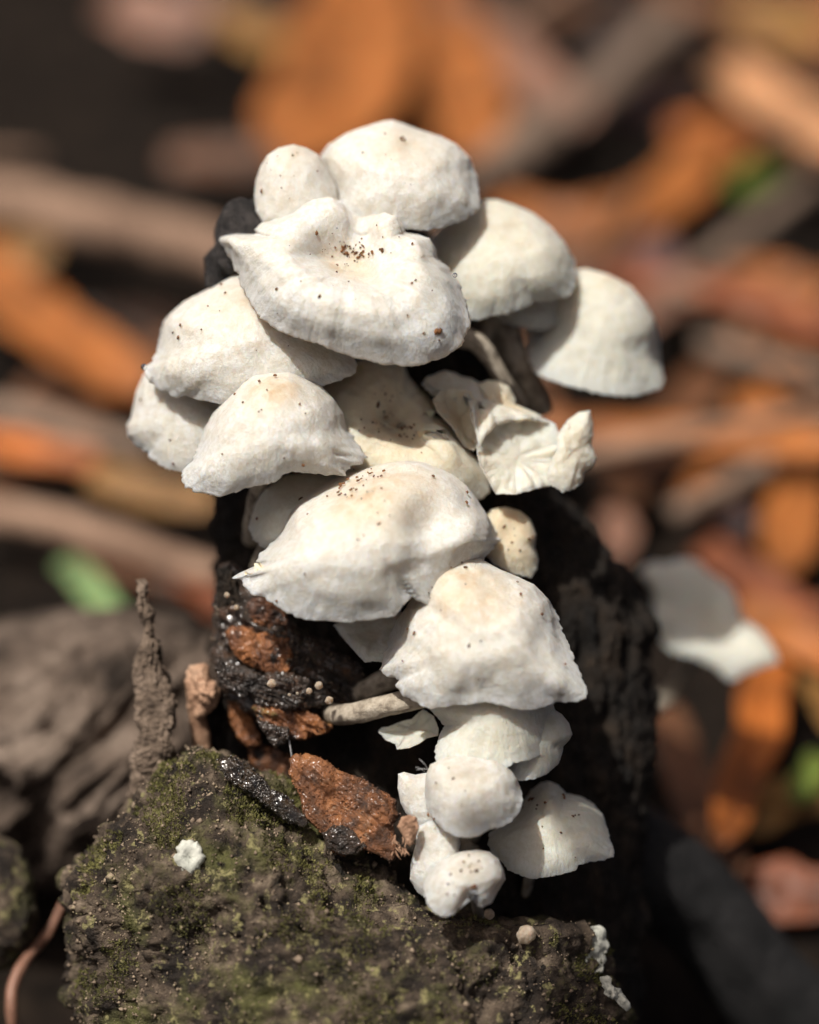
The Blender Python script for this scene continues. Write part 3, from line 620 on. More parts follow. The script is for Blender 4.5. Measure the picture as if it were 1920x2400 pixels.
fun = simple('large wavy funnel mushroom with brown speckled sunken centre', Z1,
    [(503, 600), (510, 580), (545, 568), (600, 565), (650, 572), (668, 545), (690, 520), (760, 500), (830, 470), (870, 430), (930, 405), (1000, 402), (1060, 430), (1100, 475), (1150, 495), (1200, 480), (1260, 475), (1310, 495), (1335, 530), (1345, 562), (1400, 570), (1450, 590), (1480, 640), (1490, 680), (1540, 720), (1590, 790), (1620, 870), (1638, 960), (1625, 1020), (1590, 1070), (1530, 1125), (1450, 1150), (1380, 1168), (1290, 1165), (1200, 1155), (1120, 1130), (1030, 1105), (960, 1070), (870, 1045), (800, 1020), (740, 985), (690, 950), (650, 890), (610, 820), (580, 740), (540, 665)],
    CB, [(815, 600, 1), (810, 680, 8)], shape='funnel', n=(.05, .62, .78), H=.55, d=-4., mat='whitesp', front=True, folds=(20, .055), wave=(5, .07), center=zp(Z1, 1110, 690), NT=288, NS=80,
    bumps=[(*zp(Z1, 860, 590), 60, 26), (*zp(Z1, 1000, 470), 55, 22), (*zp(Z1, 1255, 520), 42, 34), (*zp(Z1, 1150, 545), 30, -22), (*zp(Z1, 930, 660), 50, -20), (*zp(Z1, 560, 600), 40, 18), (*zp(Z1, 1400, 615), 42, 16), (*zp(Z1, 1110, 650), 60, -16), (*zp(Z1, 900, 830), 80, 12), (*zp(Z1, 1200, 880), 70, 10)],
    specks=10, speck_at=sk_(Z1, [(957, 852, 4), (1237, 643, 4), (945, 568, 4), (1483, 1008, 8), (1497, 1008, 7), (1373, 614, 2.6), (1388, 778, 2.4), (1372, 790, 2.8), (762, 817, 2.6), (872, 783, 2.2), (1352, 937, 2), (1495, 1050, 2.6), (1425, 1018, 2)]+[(1110+random.gauss(0, 45), 650+random.gauss(0, 16), random.uniform(1.2, 3.6)) for _ in range(34)]+[(1090+random.gauss(0, 110), 640+random.gauss(0, 45), random.uniform(.9, 1.8)) for _ in range(36)]))
simple('soft blurred dome mushroom overlapping the outermost cap on the right', Z2,
    [(480, 330), (540, 260), (600, 200), (680, 160), (740, 130), (800, 130), (880, 155), (960, 190), (1040, 250), (1100, 320), (1140, 400), (1158, 460), (1150, 520), (1110, 570), (1040, 588), (965, 590), (940, 605), (860, 640), (780, 655), (690, 675), (600, 650), (520, 560), (470, 440)],
    (1040, 900, 22), [(1180, 650, 18), (1140, 780, 20)], shape='round', n=(.1, .68, .7), H=.85, d=13., mat='pale', folds=(8, .03), wave=(5, .05), r=(22, 18, 20))
simple('outermost bell mushroom on the right with a pointed lower corner', Z2,
    [(1060, 500), (1120, 450), (1200, 438), (1300, 465), (1400, 520), (1460, 590), (1500, 660), (1525, 750), (1530, 850), (1548, 930), (1540, 980), (1480, 1000), (1390, 1018), (1280, 1005), (1180, 985), (1090, 960), (1000, 930), (955, 900), (935, 820), (940, 720), (990, 600)],
    (1120, 960, 24), [(1390, 760, 24), (1250, 840, 25)], shape='bell', n=(.22, .8, .52), H=1.1, d=21., mat='pale', folds=(10, .035), wave=(5, .05), r=(26, 22, 24))
simple('half hidden mushroom tucked beneath the soft blurred dome', Z2,
    [(740, 600), (800, 672), (870, 697), (950, 714), (1010, 716), (1080, 690), (1130, 600), (1100, 500), (900, 500)],
    (1080, 880, 26), [(1230, 680, 22), (1160, 780, 23)], shape='dome', n=(.1, .75, .6), H=.7, d=20., mat='pale', r=(18, 18, 20))
simple('broad left mushroom shaded by the funnel cap above', Z1,
    [(560, 752), (500, 790), (440, 825), (350, 870), (290, 920), (255, 965), (240, 1020), (220, 1100), (190, 1150), (165, 1170), (170, 1195), (185, 1240), (250, 1285), (300, 1310), (360, 1302), (420, 1320), (490, 1332), (560, 1340), (660, 1330), (800, 1300), (900, 1280), (990, 1252), (1050, 1235), (1110, 1210), (1132, 1160), (1100, 1100), (1040, 980), (940, 850), (820, 760), (700, 725), (620, 730)],
    (640, 900, 18), [(620, 790, 6), (635, 860, 12)], shape='round', n=(-.12, .68, .72), H=.75, d=2.5, mat='white', folds=(9, .03), wave=(5, .06), specks=8, apex_specks=.1, bumps=[(*zp(Z1, 420, 960), 60, 14), (*zp(Z1, 760, 1120), 70, -20), (*zp(Z1, 520, 820), 60, 12)],
    speck_at=sk_(Z1, [(330, 980, 3.4), (297, 1015, 2.8), (320, 1038, 3.4), (425, 1000, 2.2), (515, 797, 2.2), (532, 835, 2.2), (455, 895, 1.8)]))
simple('lowest left fuzzy mushroom tucked under the broad shaded cap', Z1,
    [(165, 1200), (130, 1280), (118, 1350), (110, 1395), (90, 1430), (95, 1480), (130, 1520), (185, 1555), (190, 1580), (230, 1605), (280, 1630), (335, 1642), (430, 1630), (540, 1560), (590, 1420), (560, 1280), (460, 1190), (330, 1150), (230, 1160)],
    (600, 1080, 20), [(440, 1010, 10), (540, 1060, 14)], shape='dome', n=(-.25, .7, .66), H=.72, d=8., mat='fuzzy', folds=(10, .03), wave=(5, .04), specks=3, speck_at=sk_(Z1, [(152, 1316, 2.6), (300, 1605, 3)]))
simple('front left bell mushroom with a folded right side and tan tip', Z1,
    [(335, 1660), (340, 1630), (380, 1590), (410, 1520), (440, 1440), (480, 1370), (540, 1300), (600, 1240), (660, 1200), (740, 1185), (820, 1190), (900, 1220), (960, 1250), (1020, 1310), (1060, 1370), (1080, 1440), (1130, 1510), (1172, 1565), (1150, 1610), (1085, 1628), (1078, 1657), (1000, 1658), (900, 1645), (830, 1640), (790, 1655), (750, 1690), (690, 1700), (600, 1722), (550, 1742), (500, 1754), (420, 1737), (350, 1715)],
    (590, 1260, 17), [(620, 1090, 2), (600, 1180, 8)], shape='dome', n=(-.02, .7, .7), H=.95, d=-5., mat='whitesp', folds=(11, .03), wave=(5, .04), specks=6, r=(20, 22, 24),
    bumps=[(*zp(Z1, 1075, 1560), 26, -20), (*zp(Z1, 740, 1260), 55, 14), (*zp(Z1, 540, 1440), 60, 8)], speck_at=sk_(Z1, [(757, 1206, 4), (686, 1232, 3.6), (868, 1335, 2.8), (720, 1272, 2), (612, 1327, 2.2), (575, 1290, 2.2), (695, 1360, 1.8), (518, 1560, 2.2), (885, 1612, 5)]))
simple('cream fan shaped mushroom with freckled sunken middle in the shade', Z2,
    [(-60, 1000), (25, 960), (120, 880), (180, 850), (290, 850), (380, 880), (405, 930), (450, 985), (520, 1045), (530, 1080), (505, 1097), (560, 1120), (620, 1200), (680, 1260), (740, 1330), (775, 1390), (765, 1440), (735, 1482), (650, 1490), (500, 1480), (350, 1460), (200, 1430), (60, 1350), (-40, 1180)],
    (900, 1100, 20), [(900, 1020, 10), (905, 1060, 15)], shape='funnel', n=(.12, .55, .83), H=.45, d=5., mat='cream', folds=(18, .03), wave=(5, .07), center=zp(Z2, 300, 1130), specks=6,
    bumps=[(*zp(Z2, 560, 1230), 60, 26), (*zp(Z2, 280, 1010), 50, 10), (*zp(Z2, 300, 1150), 60, -14), (*zp(Z2, 520, 1090), 22, -22)],
    speck_at=sk_(Z2, [(262, 1054, 4.5), (238, 1130, 3), (265, 1172, 2.4), (295, 1003, 2.4)]+[(390+random.gauss(0, 30), 1160+random.gauss(0, 25), random.uniform(1.5, 3.4)) for _ in range(12)]+[(290+random.gauss(0, 50), 1080+random.gauss(0, 60), random.uniform(.9, 2.)) for _ in range(24)]))
# ruffled mushroom showing its underside
kr = mush('ruffled mushroom curling up to show its cream inner folds', (1090, 1130, 22)); kb = kr.location
cap(kr, kb, Z(*Z2, [(700, 1240), (725, 1180), (780, 1130), (850, 1105), (940, 1108), (1010, 1115), (1060, 1140), (1075, 1180), (1075, 1260), (1060, 1350), (1050, 1415), (970, 1430), (880, 1455), (790, 1455), (760, 1400), (715, 1320)]), n=(-.35, -.45, -.83), H=.26, shape='flat', d=4.5, mat='pale', folds=(15, .16), wave=(9, .20), gills=False, fine=1.6)
cap(kr, kb, Z(*Z2, [(505, 1030), (540, 990), (600, 975), (680, 990), (710, 1060), (722, 1150), (712, 1230), (690, 1262), (640, 1235), (590, 1150), (530, 1090)]), n=(-.2, -.3, -.9), H=.8, shape='dome', d=5., mat='cream', folds=(10, .16), wave=(5, .12), gills=False, name='cap_lobe')
cap(kr, kb, Z(*Z2, [(1062, 1190), (1110, 1120), (1160, 1085), (1215, 1075), (1227, 1130), (1230, 1180), (1222, 1225), (1242, 1290), (1225, 1330), (1190, 1360), (1180, 1400), (1140, 1432), (1090, 1446), (1045, 1418), (1015, 1380), (1040, 1300), (1068, 1250)]), n=(.6, .35, .72), H=.45, shape='flat', d=4., mat='pale', folds=(9, .09), wave=(6, .08), gills=False, name='cap_lobe', lump=.06)
cap(kr, kb, Z(*Z2, [(455, 960), (480, 925), (560, 895), (610, 905), (640, 925), (680, 930), (730, 965), (790, 1040), (850, 1075), (940, 1105), (1010, 1112), (1050, 1135), (940, 1125), (860, 1125), (790, 1145), (745, 1190), (712, 1245), (700, 1180), (685, 1080), (650, 1005), (570, 995), (510, 1015)]), n=(.2, .6, .75), H=.3, shape='flat', d=6., mat='pale', folds=(12, .08), wave=(6, .1), gills=False, name='cap_lobe', lump=.05, center=zp(Z2, 715, 1030), thick=9)
cap(kr, kb, Z(*Z2, [(700, 960), (760, 938), (800, 945), (850, 970), (880, 1030), (875, 1075), (900, 1080), (960, 1080), (1005, 1105), (960, 1130), (820, 1100), (760, 1050)]), n=(.2, .5, .8), H=.3, shape='flat', d=8., mat='cream', folds=(12, .08), wave=(6, .1), gills=False, name='cap_lobe')
stem(kr, [(1180, 1090, 8), (1140, 1120, 14), (1090, 1130, 22)], (20, 18, 20))

simple('big central mushroom with wide swept brim and brown dusted top', Z3,
    [(155, 517), (200, 495), (245, 475), (270, 430), (330, 370), (370, 290), (420, 225), (500, 165), (580, 122), (640, 95), (720, 75), (790, 55), (860, 42), (930, 48), (1000, 75), (1060, 110), (1110, 150), (1150, 200), (1190, 260), (1220, 310), (1247, 375), (1210, 420), (1185, 447), (1130, 520), (1040, 600), (950, 640), (895, 605), (850, 640), (820, 680), (740, 697), (650, 702), (560, 704), (480, 697), (410, 682), (350, 652), (300, 607), (230, 592), (200, 555)],
    (840, 1480, 18), [(840, 1330, 4), (840, 1420, 10)], shape='round', n=(.04, .68, .72), H=.8, d=-6., mat='whitesp', folds=(10, .03), wave=(5, .06), NT=288, NS=80, specks=10,
    bumps=[(*zp(Z3, 980, 300), 62, -34), (*zp(Z3, 780, 200), 80, 18), (*zp(Z3, 1130, 330), 50, 16), (*zp(Z3, 560, 400), 110, 14), (*zp(Z3, 900, 520), 50, -22), (*zp(Z3, 250, 520), 40, -12)],
    speck_at=sk_(Z3, [(438, 204, 5), (775, 91, 5), (765, 112, 3), (977, 113, 4), (1114, 178, 3.4), (1112, 219, 4), (546, 194, 3), (590, 178, 3), (455, 509, 2.4), (340, 618, 3)]+[(640+random.gauss(0, 32), 150+random.gauss(0, 30), random.uniform(1.2, 3)) for _ in range(22)]+[(710+random.gauss(0, 40), 110+random.gauss(0, 20), random.uniform(1.2, 2.6)) for _ in range(12)]))
simple('thin mushroom cap in shadow between front left bell and big central cap', Z3,
    [(225, 320), (245, 372), (290, 407), (350, 400), (440, 380), (540, 300), (640, 180), (640, 100), (500, 95), (380, 110), (290, 160), (258, 220)],
    (600, 1330, 18), [(640, 1200, 6), (620, 1270, 10)], shape='dome', n=(-.3, .7, .62), H=.6, d=2., mat='pale', folds=(9, .02), specks=0, speck_at=sk_(Z3, [(262, 285, 3.5)]))
simple('large lower mushroom with warm brown spotted peak and ragged rim', Z3,
    [(890, 560), (900, 520), (920, 480), (960, 450), (1030, 432), (1110, 432), (1170, 445), (1250, 490), (1320, 520), (1380, 550), (1440, 610), (1480, 680), (1510, 760), (1545, 840), (1575, 910), (1602, 965), (1592, 1015), (1545, 1027), (1490, 1030), (1440, 1045), (1400, 1055), (1350, 1062), (1290, 1050), (1230, 1035), (1180, 1030), (1120, 1037), (1060, 1037), (1000, 1050), (960, 1057), (910, 1030), (850, 1000), (820, 965), (828, 940), (785, 922), (755, 900), (770, 860), (795, 770), (830, 690), (868, 640), (893, 600)],
    (1060, 1760, 18), [(1120, 1560, 0), (1100, 1660, 8)], shape='round', n=(-.1, .68, .72), H=.9, d=-8., mat='whitesp', folds=(20, .04), wave=(6, .05), NT=288, NS=80, specks=6, lump=.03, r=(26, 24, 26), jag=.014,
    bumps=[(*zp(Z3, 1050, 480), 50, 10), (*zp(Z3, 1300, 760), 60, 12), (*zp(Z3, 1150, 760), 50, -10), (*zp(Z3, 860, 800), 60, -16)],
    speck_at=sk_(Z3, [(1330, 589, 3.6), (1417, 671, 4.2), (1511, 873, 3.6), (1120, 798, 3), (897, 748, 3.4), (871, 730, 2.4), (850, 860, 2)]+[(1020+random.gauss(0, 40), 465+random.gauss(0, 10), random.uniform(1.5, 3.6)) for _ in range(16)]+[(945+random.gauss(0, 16), 560+random.gauss(0, 45), random.uniform(1.2, 2.8)) for _ in range(16)]))
simple('small lobe of mushroom wedged left of the large lower cap', Z3,
    [(570, 715), (620, 690), (720, 670), (850, 660), (880, 720), (850, 820), (770, 866), (730, 862), (700, 868), (650, 815), (600, 760)],
    (930, 1600, 18), [(900, 1500, 8), (920, 1560, 12)], shape='dish', n=(-.2, .6, .78), H=.35, d=0., mat='pale', folds=(12, .05), wave=(5, .06))
simple('small rounded mushroom peeking out on the dark right side', Z3,
    [(1160, 300), (1210, 247), (1270, 237), (1330, 255), (1370, 290), (1392, 350), (1386, 400), (1402, 450), (1396, 490), (1372, 527), (1300, 510), (1220, 470), (1160, 400)],
    (1180, 1360, 22), [(1200, 1260, 10), (1190, 1310, 16)], shape='round', n=(.25, .6, .76), H=.8, d=5., mat='cream', folds=(8, .04), specks=4, speck_at=sk_(Z3, [(1263, 318, 3), (1295, 382, 2.4), (1327, 414, 3), (1365, 370, 4)]), bumps=[(*zp(Z3, 1270, 350), 30, -12)])
simple('pale thin bell mushroom directly below the large lower cap', Z5,
    [(470, 40), (480, 150), (530, 205), (548, 235), (520, 300), (500, 370), (505, 420), (530, 470), (570, 507), (610, 517), (660, 500), (720, 487), (780, 467), (830, 472), (890, 467), (930, 432), (1000, 422), (1080, 397), (1140, 345), (1165, 260), (1155, 160), (1120, 30), (1000, -60), (800, -90), (600, -50)],
    (1130, 1850, 18), [(1130, 1700, 4), (1130, 1780, 10)], shape='bell', n=(.0, .8, .58), H=1.0, d=-7., mat='pale', folds=(12, .035), wave=(6, .05))
simple('thin translucent mushroom with a water drop behind the pale bell', Z5,
    [(1020, 130), (1080, 110), (1140, 140), (1190, 170), (1230, 220), (1247, 280), (1230, 312), (1197, 345), (1190, 390), (1170, 440), (1110, 492), (1040, 522), (970, 532), (930, 510), (900, 430), (930, 280)],
    (1180, 1840, 20), [(1250, 1720, 8), (1210, 1790, 14)], shape='dome', n=(.3, .7, .62), H=.6, d=-6., mat='pale', folds=(8, .03), bumps=[(*zp(Z5, 1190, 350), 16, -12)])
sr = mush('little curled mushroom showing its gills beside the grey stem', (960, 1700, 16)); 
cap(sr, sr.location, Z(*Z5, [(198, 266), (215, 240), (250, 235), (330, 205), (380, 195), (410, 165), (440, 140), (500, 180), (525, 245), (522, 288), (460, 302), (420, 330), (370, 352), (300, 362), (290, 332), (240, 312), (222, 288)]), n=(.3, -.3, -.85), H=.6, shape='dome', d=0., mat='pale', folds=(9, .08), wave=(5, .1), center=zp(Z5, 380, 260), gills=False)
stem(sr, [(990, 1700, 3), (980, 1700, 9), (960, 1700, 16)], (12, 11, 12), 'stem')
simple('fuzzy white bell mushroom between pale bell and little round cap', Z5,
    [(450, 600), (455, 500), (480, 440), (560, 400), (700, 390), (830, 410), (910, 465), (950, 520), (975, 590), (982, 640), (960, 700), (920, 750), (850, 787), (800, 792), (740, 827), (690, 837), (620, 832), (560, 802), (500, 742), (460, 682)],
    (1110, 2010, 18), [(1120, 1900, 2), (1110, 1960, 10)], shape='round', n=(-.1, .66, .74), H=.85, d=-12., mat='fuzzy', folds=(8, .02), specks=3, apex_specks=0, speck_at=sk_(Z5, [(510, 540, 2), (603, 515, 2.5), (410, 518, 2), (468, 713, 3), (500, 735, 3)]), r=(18, 16, 18))
simple('narrow fuzzy mushroom against the rusty bark flake', Z5,
    [(305, 490), (340, 480), (400, 495), (460, 485), (520, 520), (540, 620), (520, 720), (480, 790), (420, 790), (345, 700), (320, 650), (303, 570)],
    (1010, 1990, 17), [(980, 1880, 4), (1000, 1940, 10)], shape='flat', n=(-.35, .5, .8), H=.6, d=-7., mat='fuzzy', folds=(7, .02), r=(16, 16, 18))
simple('fuzzy mushroom lobe hanging behind the little round cap', Z5,
    [(400, 760), (460, 720), (560, 740), (640, 800), (640, 880), (630, 960), (580, 1040), (520, 1110), (450, 1160), (405, 1125), (368, 1060), (373, 980), (385, 930), (402, 870)],
    (1050, 2060, 16), [(1020, 2000, 4), (1040, 2030, 10)], shape='flat', n=(-.5, .45, .74), H=.6, d=-9., mat='fuzzy', folds=(7, .02), r=(16, 16, 18))
simple('little round knobbly mushroom cap lowest in the cluster', Z5,
    [(442, 1110), (450, 1060), (490, 1000), (550, 950), (640, 912), (730, 897), (800, 910), (850, 950), (875, 1010), (887, 1060), (850, 1120), (810, 1190), (760, 1213), (730, 1206), (725, 1165), (690, 1185), (640, 1220), (600, 1255), (550, 1266), (500, 1242), (460, 1190)],
    (1130, 2190, 10), [(1110, 2090, -3), (1125, 2150, 4)], shape='round', n=(.15, .6, .78), H=.85, d=-14., mat='fuzzy', folds=(5, .02), wave=(4, .02), jag=.006, specks=3, fine=.7, gills=False,
    bumps=[(*zp(Z5, 700, 1150), 26, -12)], speck_at=sk_(Z5, [(688, 930, 2), (742, 960, 2.5), (720, 1100, 6), (700, 1110, 4), (730, 1012, 4), (700, 1018, 3), (645, 1012, 3), (690, 990, 2.4), (590, 1032, 2.4), (575, 1085, 2), (610, 1145, 2.6), (570, 1140, 2.4), (660, 965, 2), (715, 1135, 3), (625, 1100, 2), (756, 1000, 1.8)]))
simple('shaded grey white mushroom with a bump on top at the lower right', Z5,
    [(788, 870), (798, 810), (850, 770), (920, 735), (960, 690), (990, 630), (1020, 580), (1070, 540), (1120, 530), (1170, 550), (1215, 595), (1290, 610), (1360, 650), (1410, 710), (1440, 800), (1455, 860), (1477, 900), (1467, 940), (1420, 960), (1340, 970), (1280, 987), (1270, 1012), (1200, 1032), (1100, 1050), (1040, 1060), (970, 1042), (900, 1012), (870, 972), (828, 940)],
    (1220, 2180, 14), [(1270, 1960, 2), (1240, 2060, 8)], shape='umbo', n=(.02, .66, .75), H=.6, d=-1., mat='pale', folds=(10, .02), specks=4, apex_specks=0, r=(12, 11, 13),
    speck_at=sk_(Z5, [(1015, 628, 5), (1030, 625, 4), (1200, 605, 4), (1203, 620, 3), (1098, 645, 3), (1055, 660, 2.4), (1050, 680, 2), (1083, 775, 2.2), (1250, 718, 2.4), (1262, 714, 2), (1282, 712, 1.8)]))
xr_ = mush('out of focus white mushroom standing off to the right over orange leaves', (1560, 1640, 66))
cap(xr_, xr_.location, Z(*ZB, [(530, 1190), (560, 1140), (640, 1120), (720, 1125), (780, 1105), (860, 1100), (930, 1130), (980, 1190), (1060, 1240), (1120, 1290), (1160, 1370), (1190, 1480), (1250, 1520), (1320, 1570), (1370, 1640), (1410, 1720), (1425, 1770), (1360, 1780), (1290, 1800), (1210, 1830), (1130, 1880), (1080, 1870), (1030, 1810), (960, 1770), (880, 1730), (740, 1700), (690, 1650), (640, 1580), (620, 1480), (625, 1380), (600, 1270), (550, 1230)]),
    n=(.1, .55, .8), H=.4, shape='dish', d=57., mat='pale', folds=(10, .06), wave=(5, .08))
stem(xr_, [(1660, 1460, 60), (1620, 1560, 62), (1560, 1640, 66), (1460, 1700, 50)], (24, 22, 24, 24))

# bare stems and small pins
def bare(label, pts, r):
    a = np.array(pts, float); bw = W(*pts[-1])
    o = tube('bare_stem', W(a[:, 0], a[:, 1], a[:, 2]), np.array(r)*PXM, 'stem', None, bw, nseg=60, nr=20, nz=.16, freq=5)
    tag(o, label, 'stem')
q4 = lambda x, y, d: (*zp(Z4, x, y), d)
bare('grey fibrous mushroom stem curving out from rotten wood under large lower cap', [q4(1700, 770, -2), q4(1560, 800, -2), q4(1420, 835, -1), q4(1290, 860, 1), q4(1215, 850, 6), q4(1190, 810, 14)], (26, 27, 26, 24, 24, 22))
bare('shorter brown grey stem lying above the curved fibrous stem', [q4(1600, 650, 4), q4(1500, 680, 4), q4(1400, 730, 6), q4(1300, 770, 9), q4(1240, 790, 15)], (28, 28, 25, 20, 18))
q2 = lambda x, y, d: (*zp(Z2, x, y), d)
bare('dark twisted stem rising behind the ruffled mushroom', [q2(620, 740, 12), q2(700, 770, 12), q2(770, 850, 13), q2(830, 950, 15), q2(900, 1050, 20)], (30, 26, 20, 18, 18))
bare('pale brown stem beneath the soft blurred dome mushroom', [q2(800, 640, 22), q2(850, 760, 22), q2(900, 880, 22), q2(960, 1000, 24), q2(1000, 1080, 26)], (40, 36, 32, 28, 26))
bare('olive brown stem beside the outermost bell mushroom', [q2(740, 640, 24), q2(760, 740, 24), q2(830, 860, 24), q2(900, 960, 25), q2(960, 1080, 27)], (24, 22, 22, 22, 22))
def pin(label, z, x, y, r, d, mat='pin', group=None):
    a = np.arange(14)/14*2*np.pi; cx, cy = zp(z, x, y)
    o, _, _ = lump('pin_mushroom', [(cx+r*math.cos(t)*random.uniform(.93, 1.05), cy+r*math.sin(t)*random.uniform(.93, 1.05)) for t in a], d, r*.95, mat, nz=(.10, 3.), NT=32, NP=18)
    tag(o, label, 'mushroom', group)
pin('tiny round white pin mushroom alone on the mossy bark', Z5, 997, 1360, 23, -8)
pin('tiny buff pin mushroom under the little round cap', Z5, 797, 1248, 13, -8.5)
for (x, y, r) in [(890, 695, 11), (1145, 705, 10), (1092, 735, 8), (1200, 785, 10), (1028, 748, 4), (985, 755, 4), (648, 218, 7), (700, 285, 7), (1295, 1515, 9)]:
    pin('minute pale bead on the wet rotten wood', Z4, x, y, r, -3.2 if y > 600 and y < 1000 else (1.5 if y < 500 else -5.5), 'pin', 'minute beads on rotten wood')
# lichens
o = empty('lichen', W(445, 2060, -4), 'pale green grey ring of lichen on the mossy bark', 'lichen')
a = np.arange(26)/26*2*np.pi
ringp = [(444+(33+random.uniform(-5, 7))*math.cos(t), 2008+(43+random.uniform(-6, 6))*math.sin(t)) for t in a]
cap(o, o.location, ringp, n=(0, .2, .97), H=.4, shape='funnel', d=-9.0, mat='white', gills=False, NT=96, NS=24, name='thallus', folds=(5, .05), wave=(5, .06), thick=5)
o.children[0].data.materials[0] = M['lichen']
for (lab, pts, d) in [('white lichen patch on the right shoulder of the mossy bark', [(1320, 2190), (1350, 2172), (1390, 2170), (1420, 2180), (1428, 2215), (1420, 2250), (1408, 2290), (1400, 2250), (1405, 2215), (1380, 2195), (1345, 2205)], 1), ('white lichen streak running down the right edge of the mossy bark', [(1405, 2290), (1425, 2285), (1440, 2310), (1460, 2330), (1480, 2365), (1468, 2372), (1440, 2345), (1415, 2330)], -3),
        ('pale scrap of lichen between bark splinter and mossy bark', Z(*Z4, [(315, 1140), (345, 1140), (365, 1165), (380, 1190), (360, 1205), (335, 1190)]), 6.)]:
    o, _, _ = lump('lichen', pts, d, 10, 'lichen', nz=(.12, 7.), NT=60, NP=24); tag(o, lab, 'lichen')
# water drops
for lab, z, x, y, r, d in [('clear water drop on the translucent mushroom behind pale bell', Z5, 1195, 230, 5, -3.), ('clear water drop on the right rim of the funnel mushroom', Z1, 1565, 757, 6, -6.), ('white wet bead on the left edge of the broad shaded mushroom', Z1, 168, 1170, 8, 1.5)]:
    a = np.arange(12)/12*2*np.pi; cx, cy = zp(z, x, y)
    o, _, _ = lump('water_drop', [(cx+r*math.cos(t), cy+r*math.sin(t)) for t in a], d, r, 'water', nz=(0, 1.), NT=20, NP=12); tag(o, lab, 'drop')
o = tube('silk_thread', W(*np.array([q4(983, 960, 1), q4(985, 1000, 1), q4(992, 1050, 1), q4(1000, 1105, 1)]).T), [.00004]*4, 'silk', None, W(*q4(1000, 1105, 1)), nseg=12, nr=5, nz=0)
tag(o, 'fine white silk thread between wet wood tip and bark flake', 'thread')

fz = empty('fibre_tuft', W(955, 2030, -4), 'tan fluffy tuft with frayed fibres beside the narrow fuzzy mushroom', 'fibre tuft')
_, FP, FN = lump('fluff', Z(*Z5, [(302, 775), (325, 725), (365, 712), (405, 725), (420, 780), (400, 840), (372, 890), (348, 870), (330, 820)]), -11., 18, 'dry', fz, fz.location, nz=(.06, 5.))
for k_ in range(16):
    x0, y0 = random.uniform(270, 370), random.uniform(820, 930); an = random.uniform(.6, 2.0); L = random.uniform(25, 70)
    a = [(*zp(Z5, x0, y0), -9), (*zp(Z5, x0+math.cos(an)*L*.5+random.uniform(-6, 6), y0+math.sin(an)*L*.5), -10), (*zp(Z5, x0+math.cos(an)*L, y0+math.sin(an)*L), -10)]
    tube('fibre', W(*np.array(a).T), np.array([2.4, 1.8, .7])*PXM, 'dry', fz, fz.location, nseg=10, nr=6, nz=.1)
for k_, (x0, y0, x1, y1) in enumerate([(470, 470, 420, 410), (480, 470, 405, 470), (450, 480, 400, 455)]):
    tube('hair', W(*np.array([(*zp(Z5, x0, y0), -10), (*zp(Z5, (x0+x1)/2, (y0+y1)/2-6), -11), (*zp(Z5, x1, y1), -11)]).T), np.array([.5, .45, .3])*PXM, 'silk', fz, fz.location, nseg=8, nr=4, nz=0)

def proj(x, y, z):
    v = np.array([x, y, z])-_C; k_ = v@_F
    return 960+v[0]/k_*DIST/PXM, 1200-(v@_U)/k_*DIST/PXM
def bare_soil(x, y):
    # hollows where the photograph shows bare dark soil
    u_, v_ = proj(x, y, .004)
    return (u_ < 640 and 90 < v_ < 440) or (u_ < 520 and 560 < v_ < 1300 and random.random() < .7) or (1480 < u_ and v_ > 1950 and random.random() < .6) or (1500 < u_ < 1640 and 1500 < v_ < 1900)
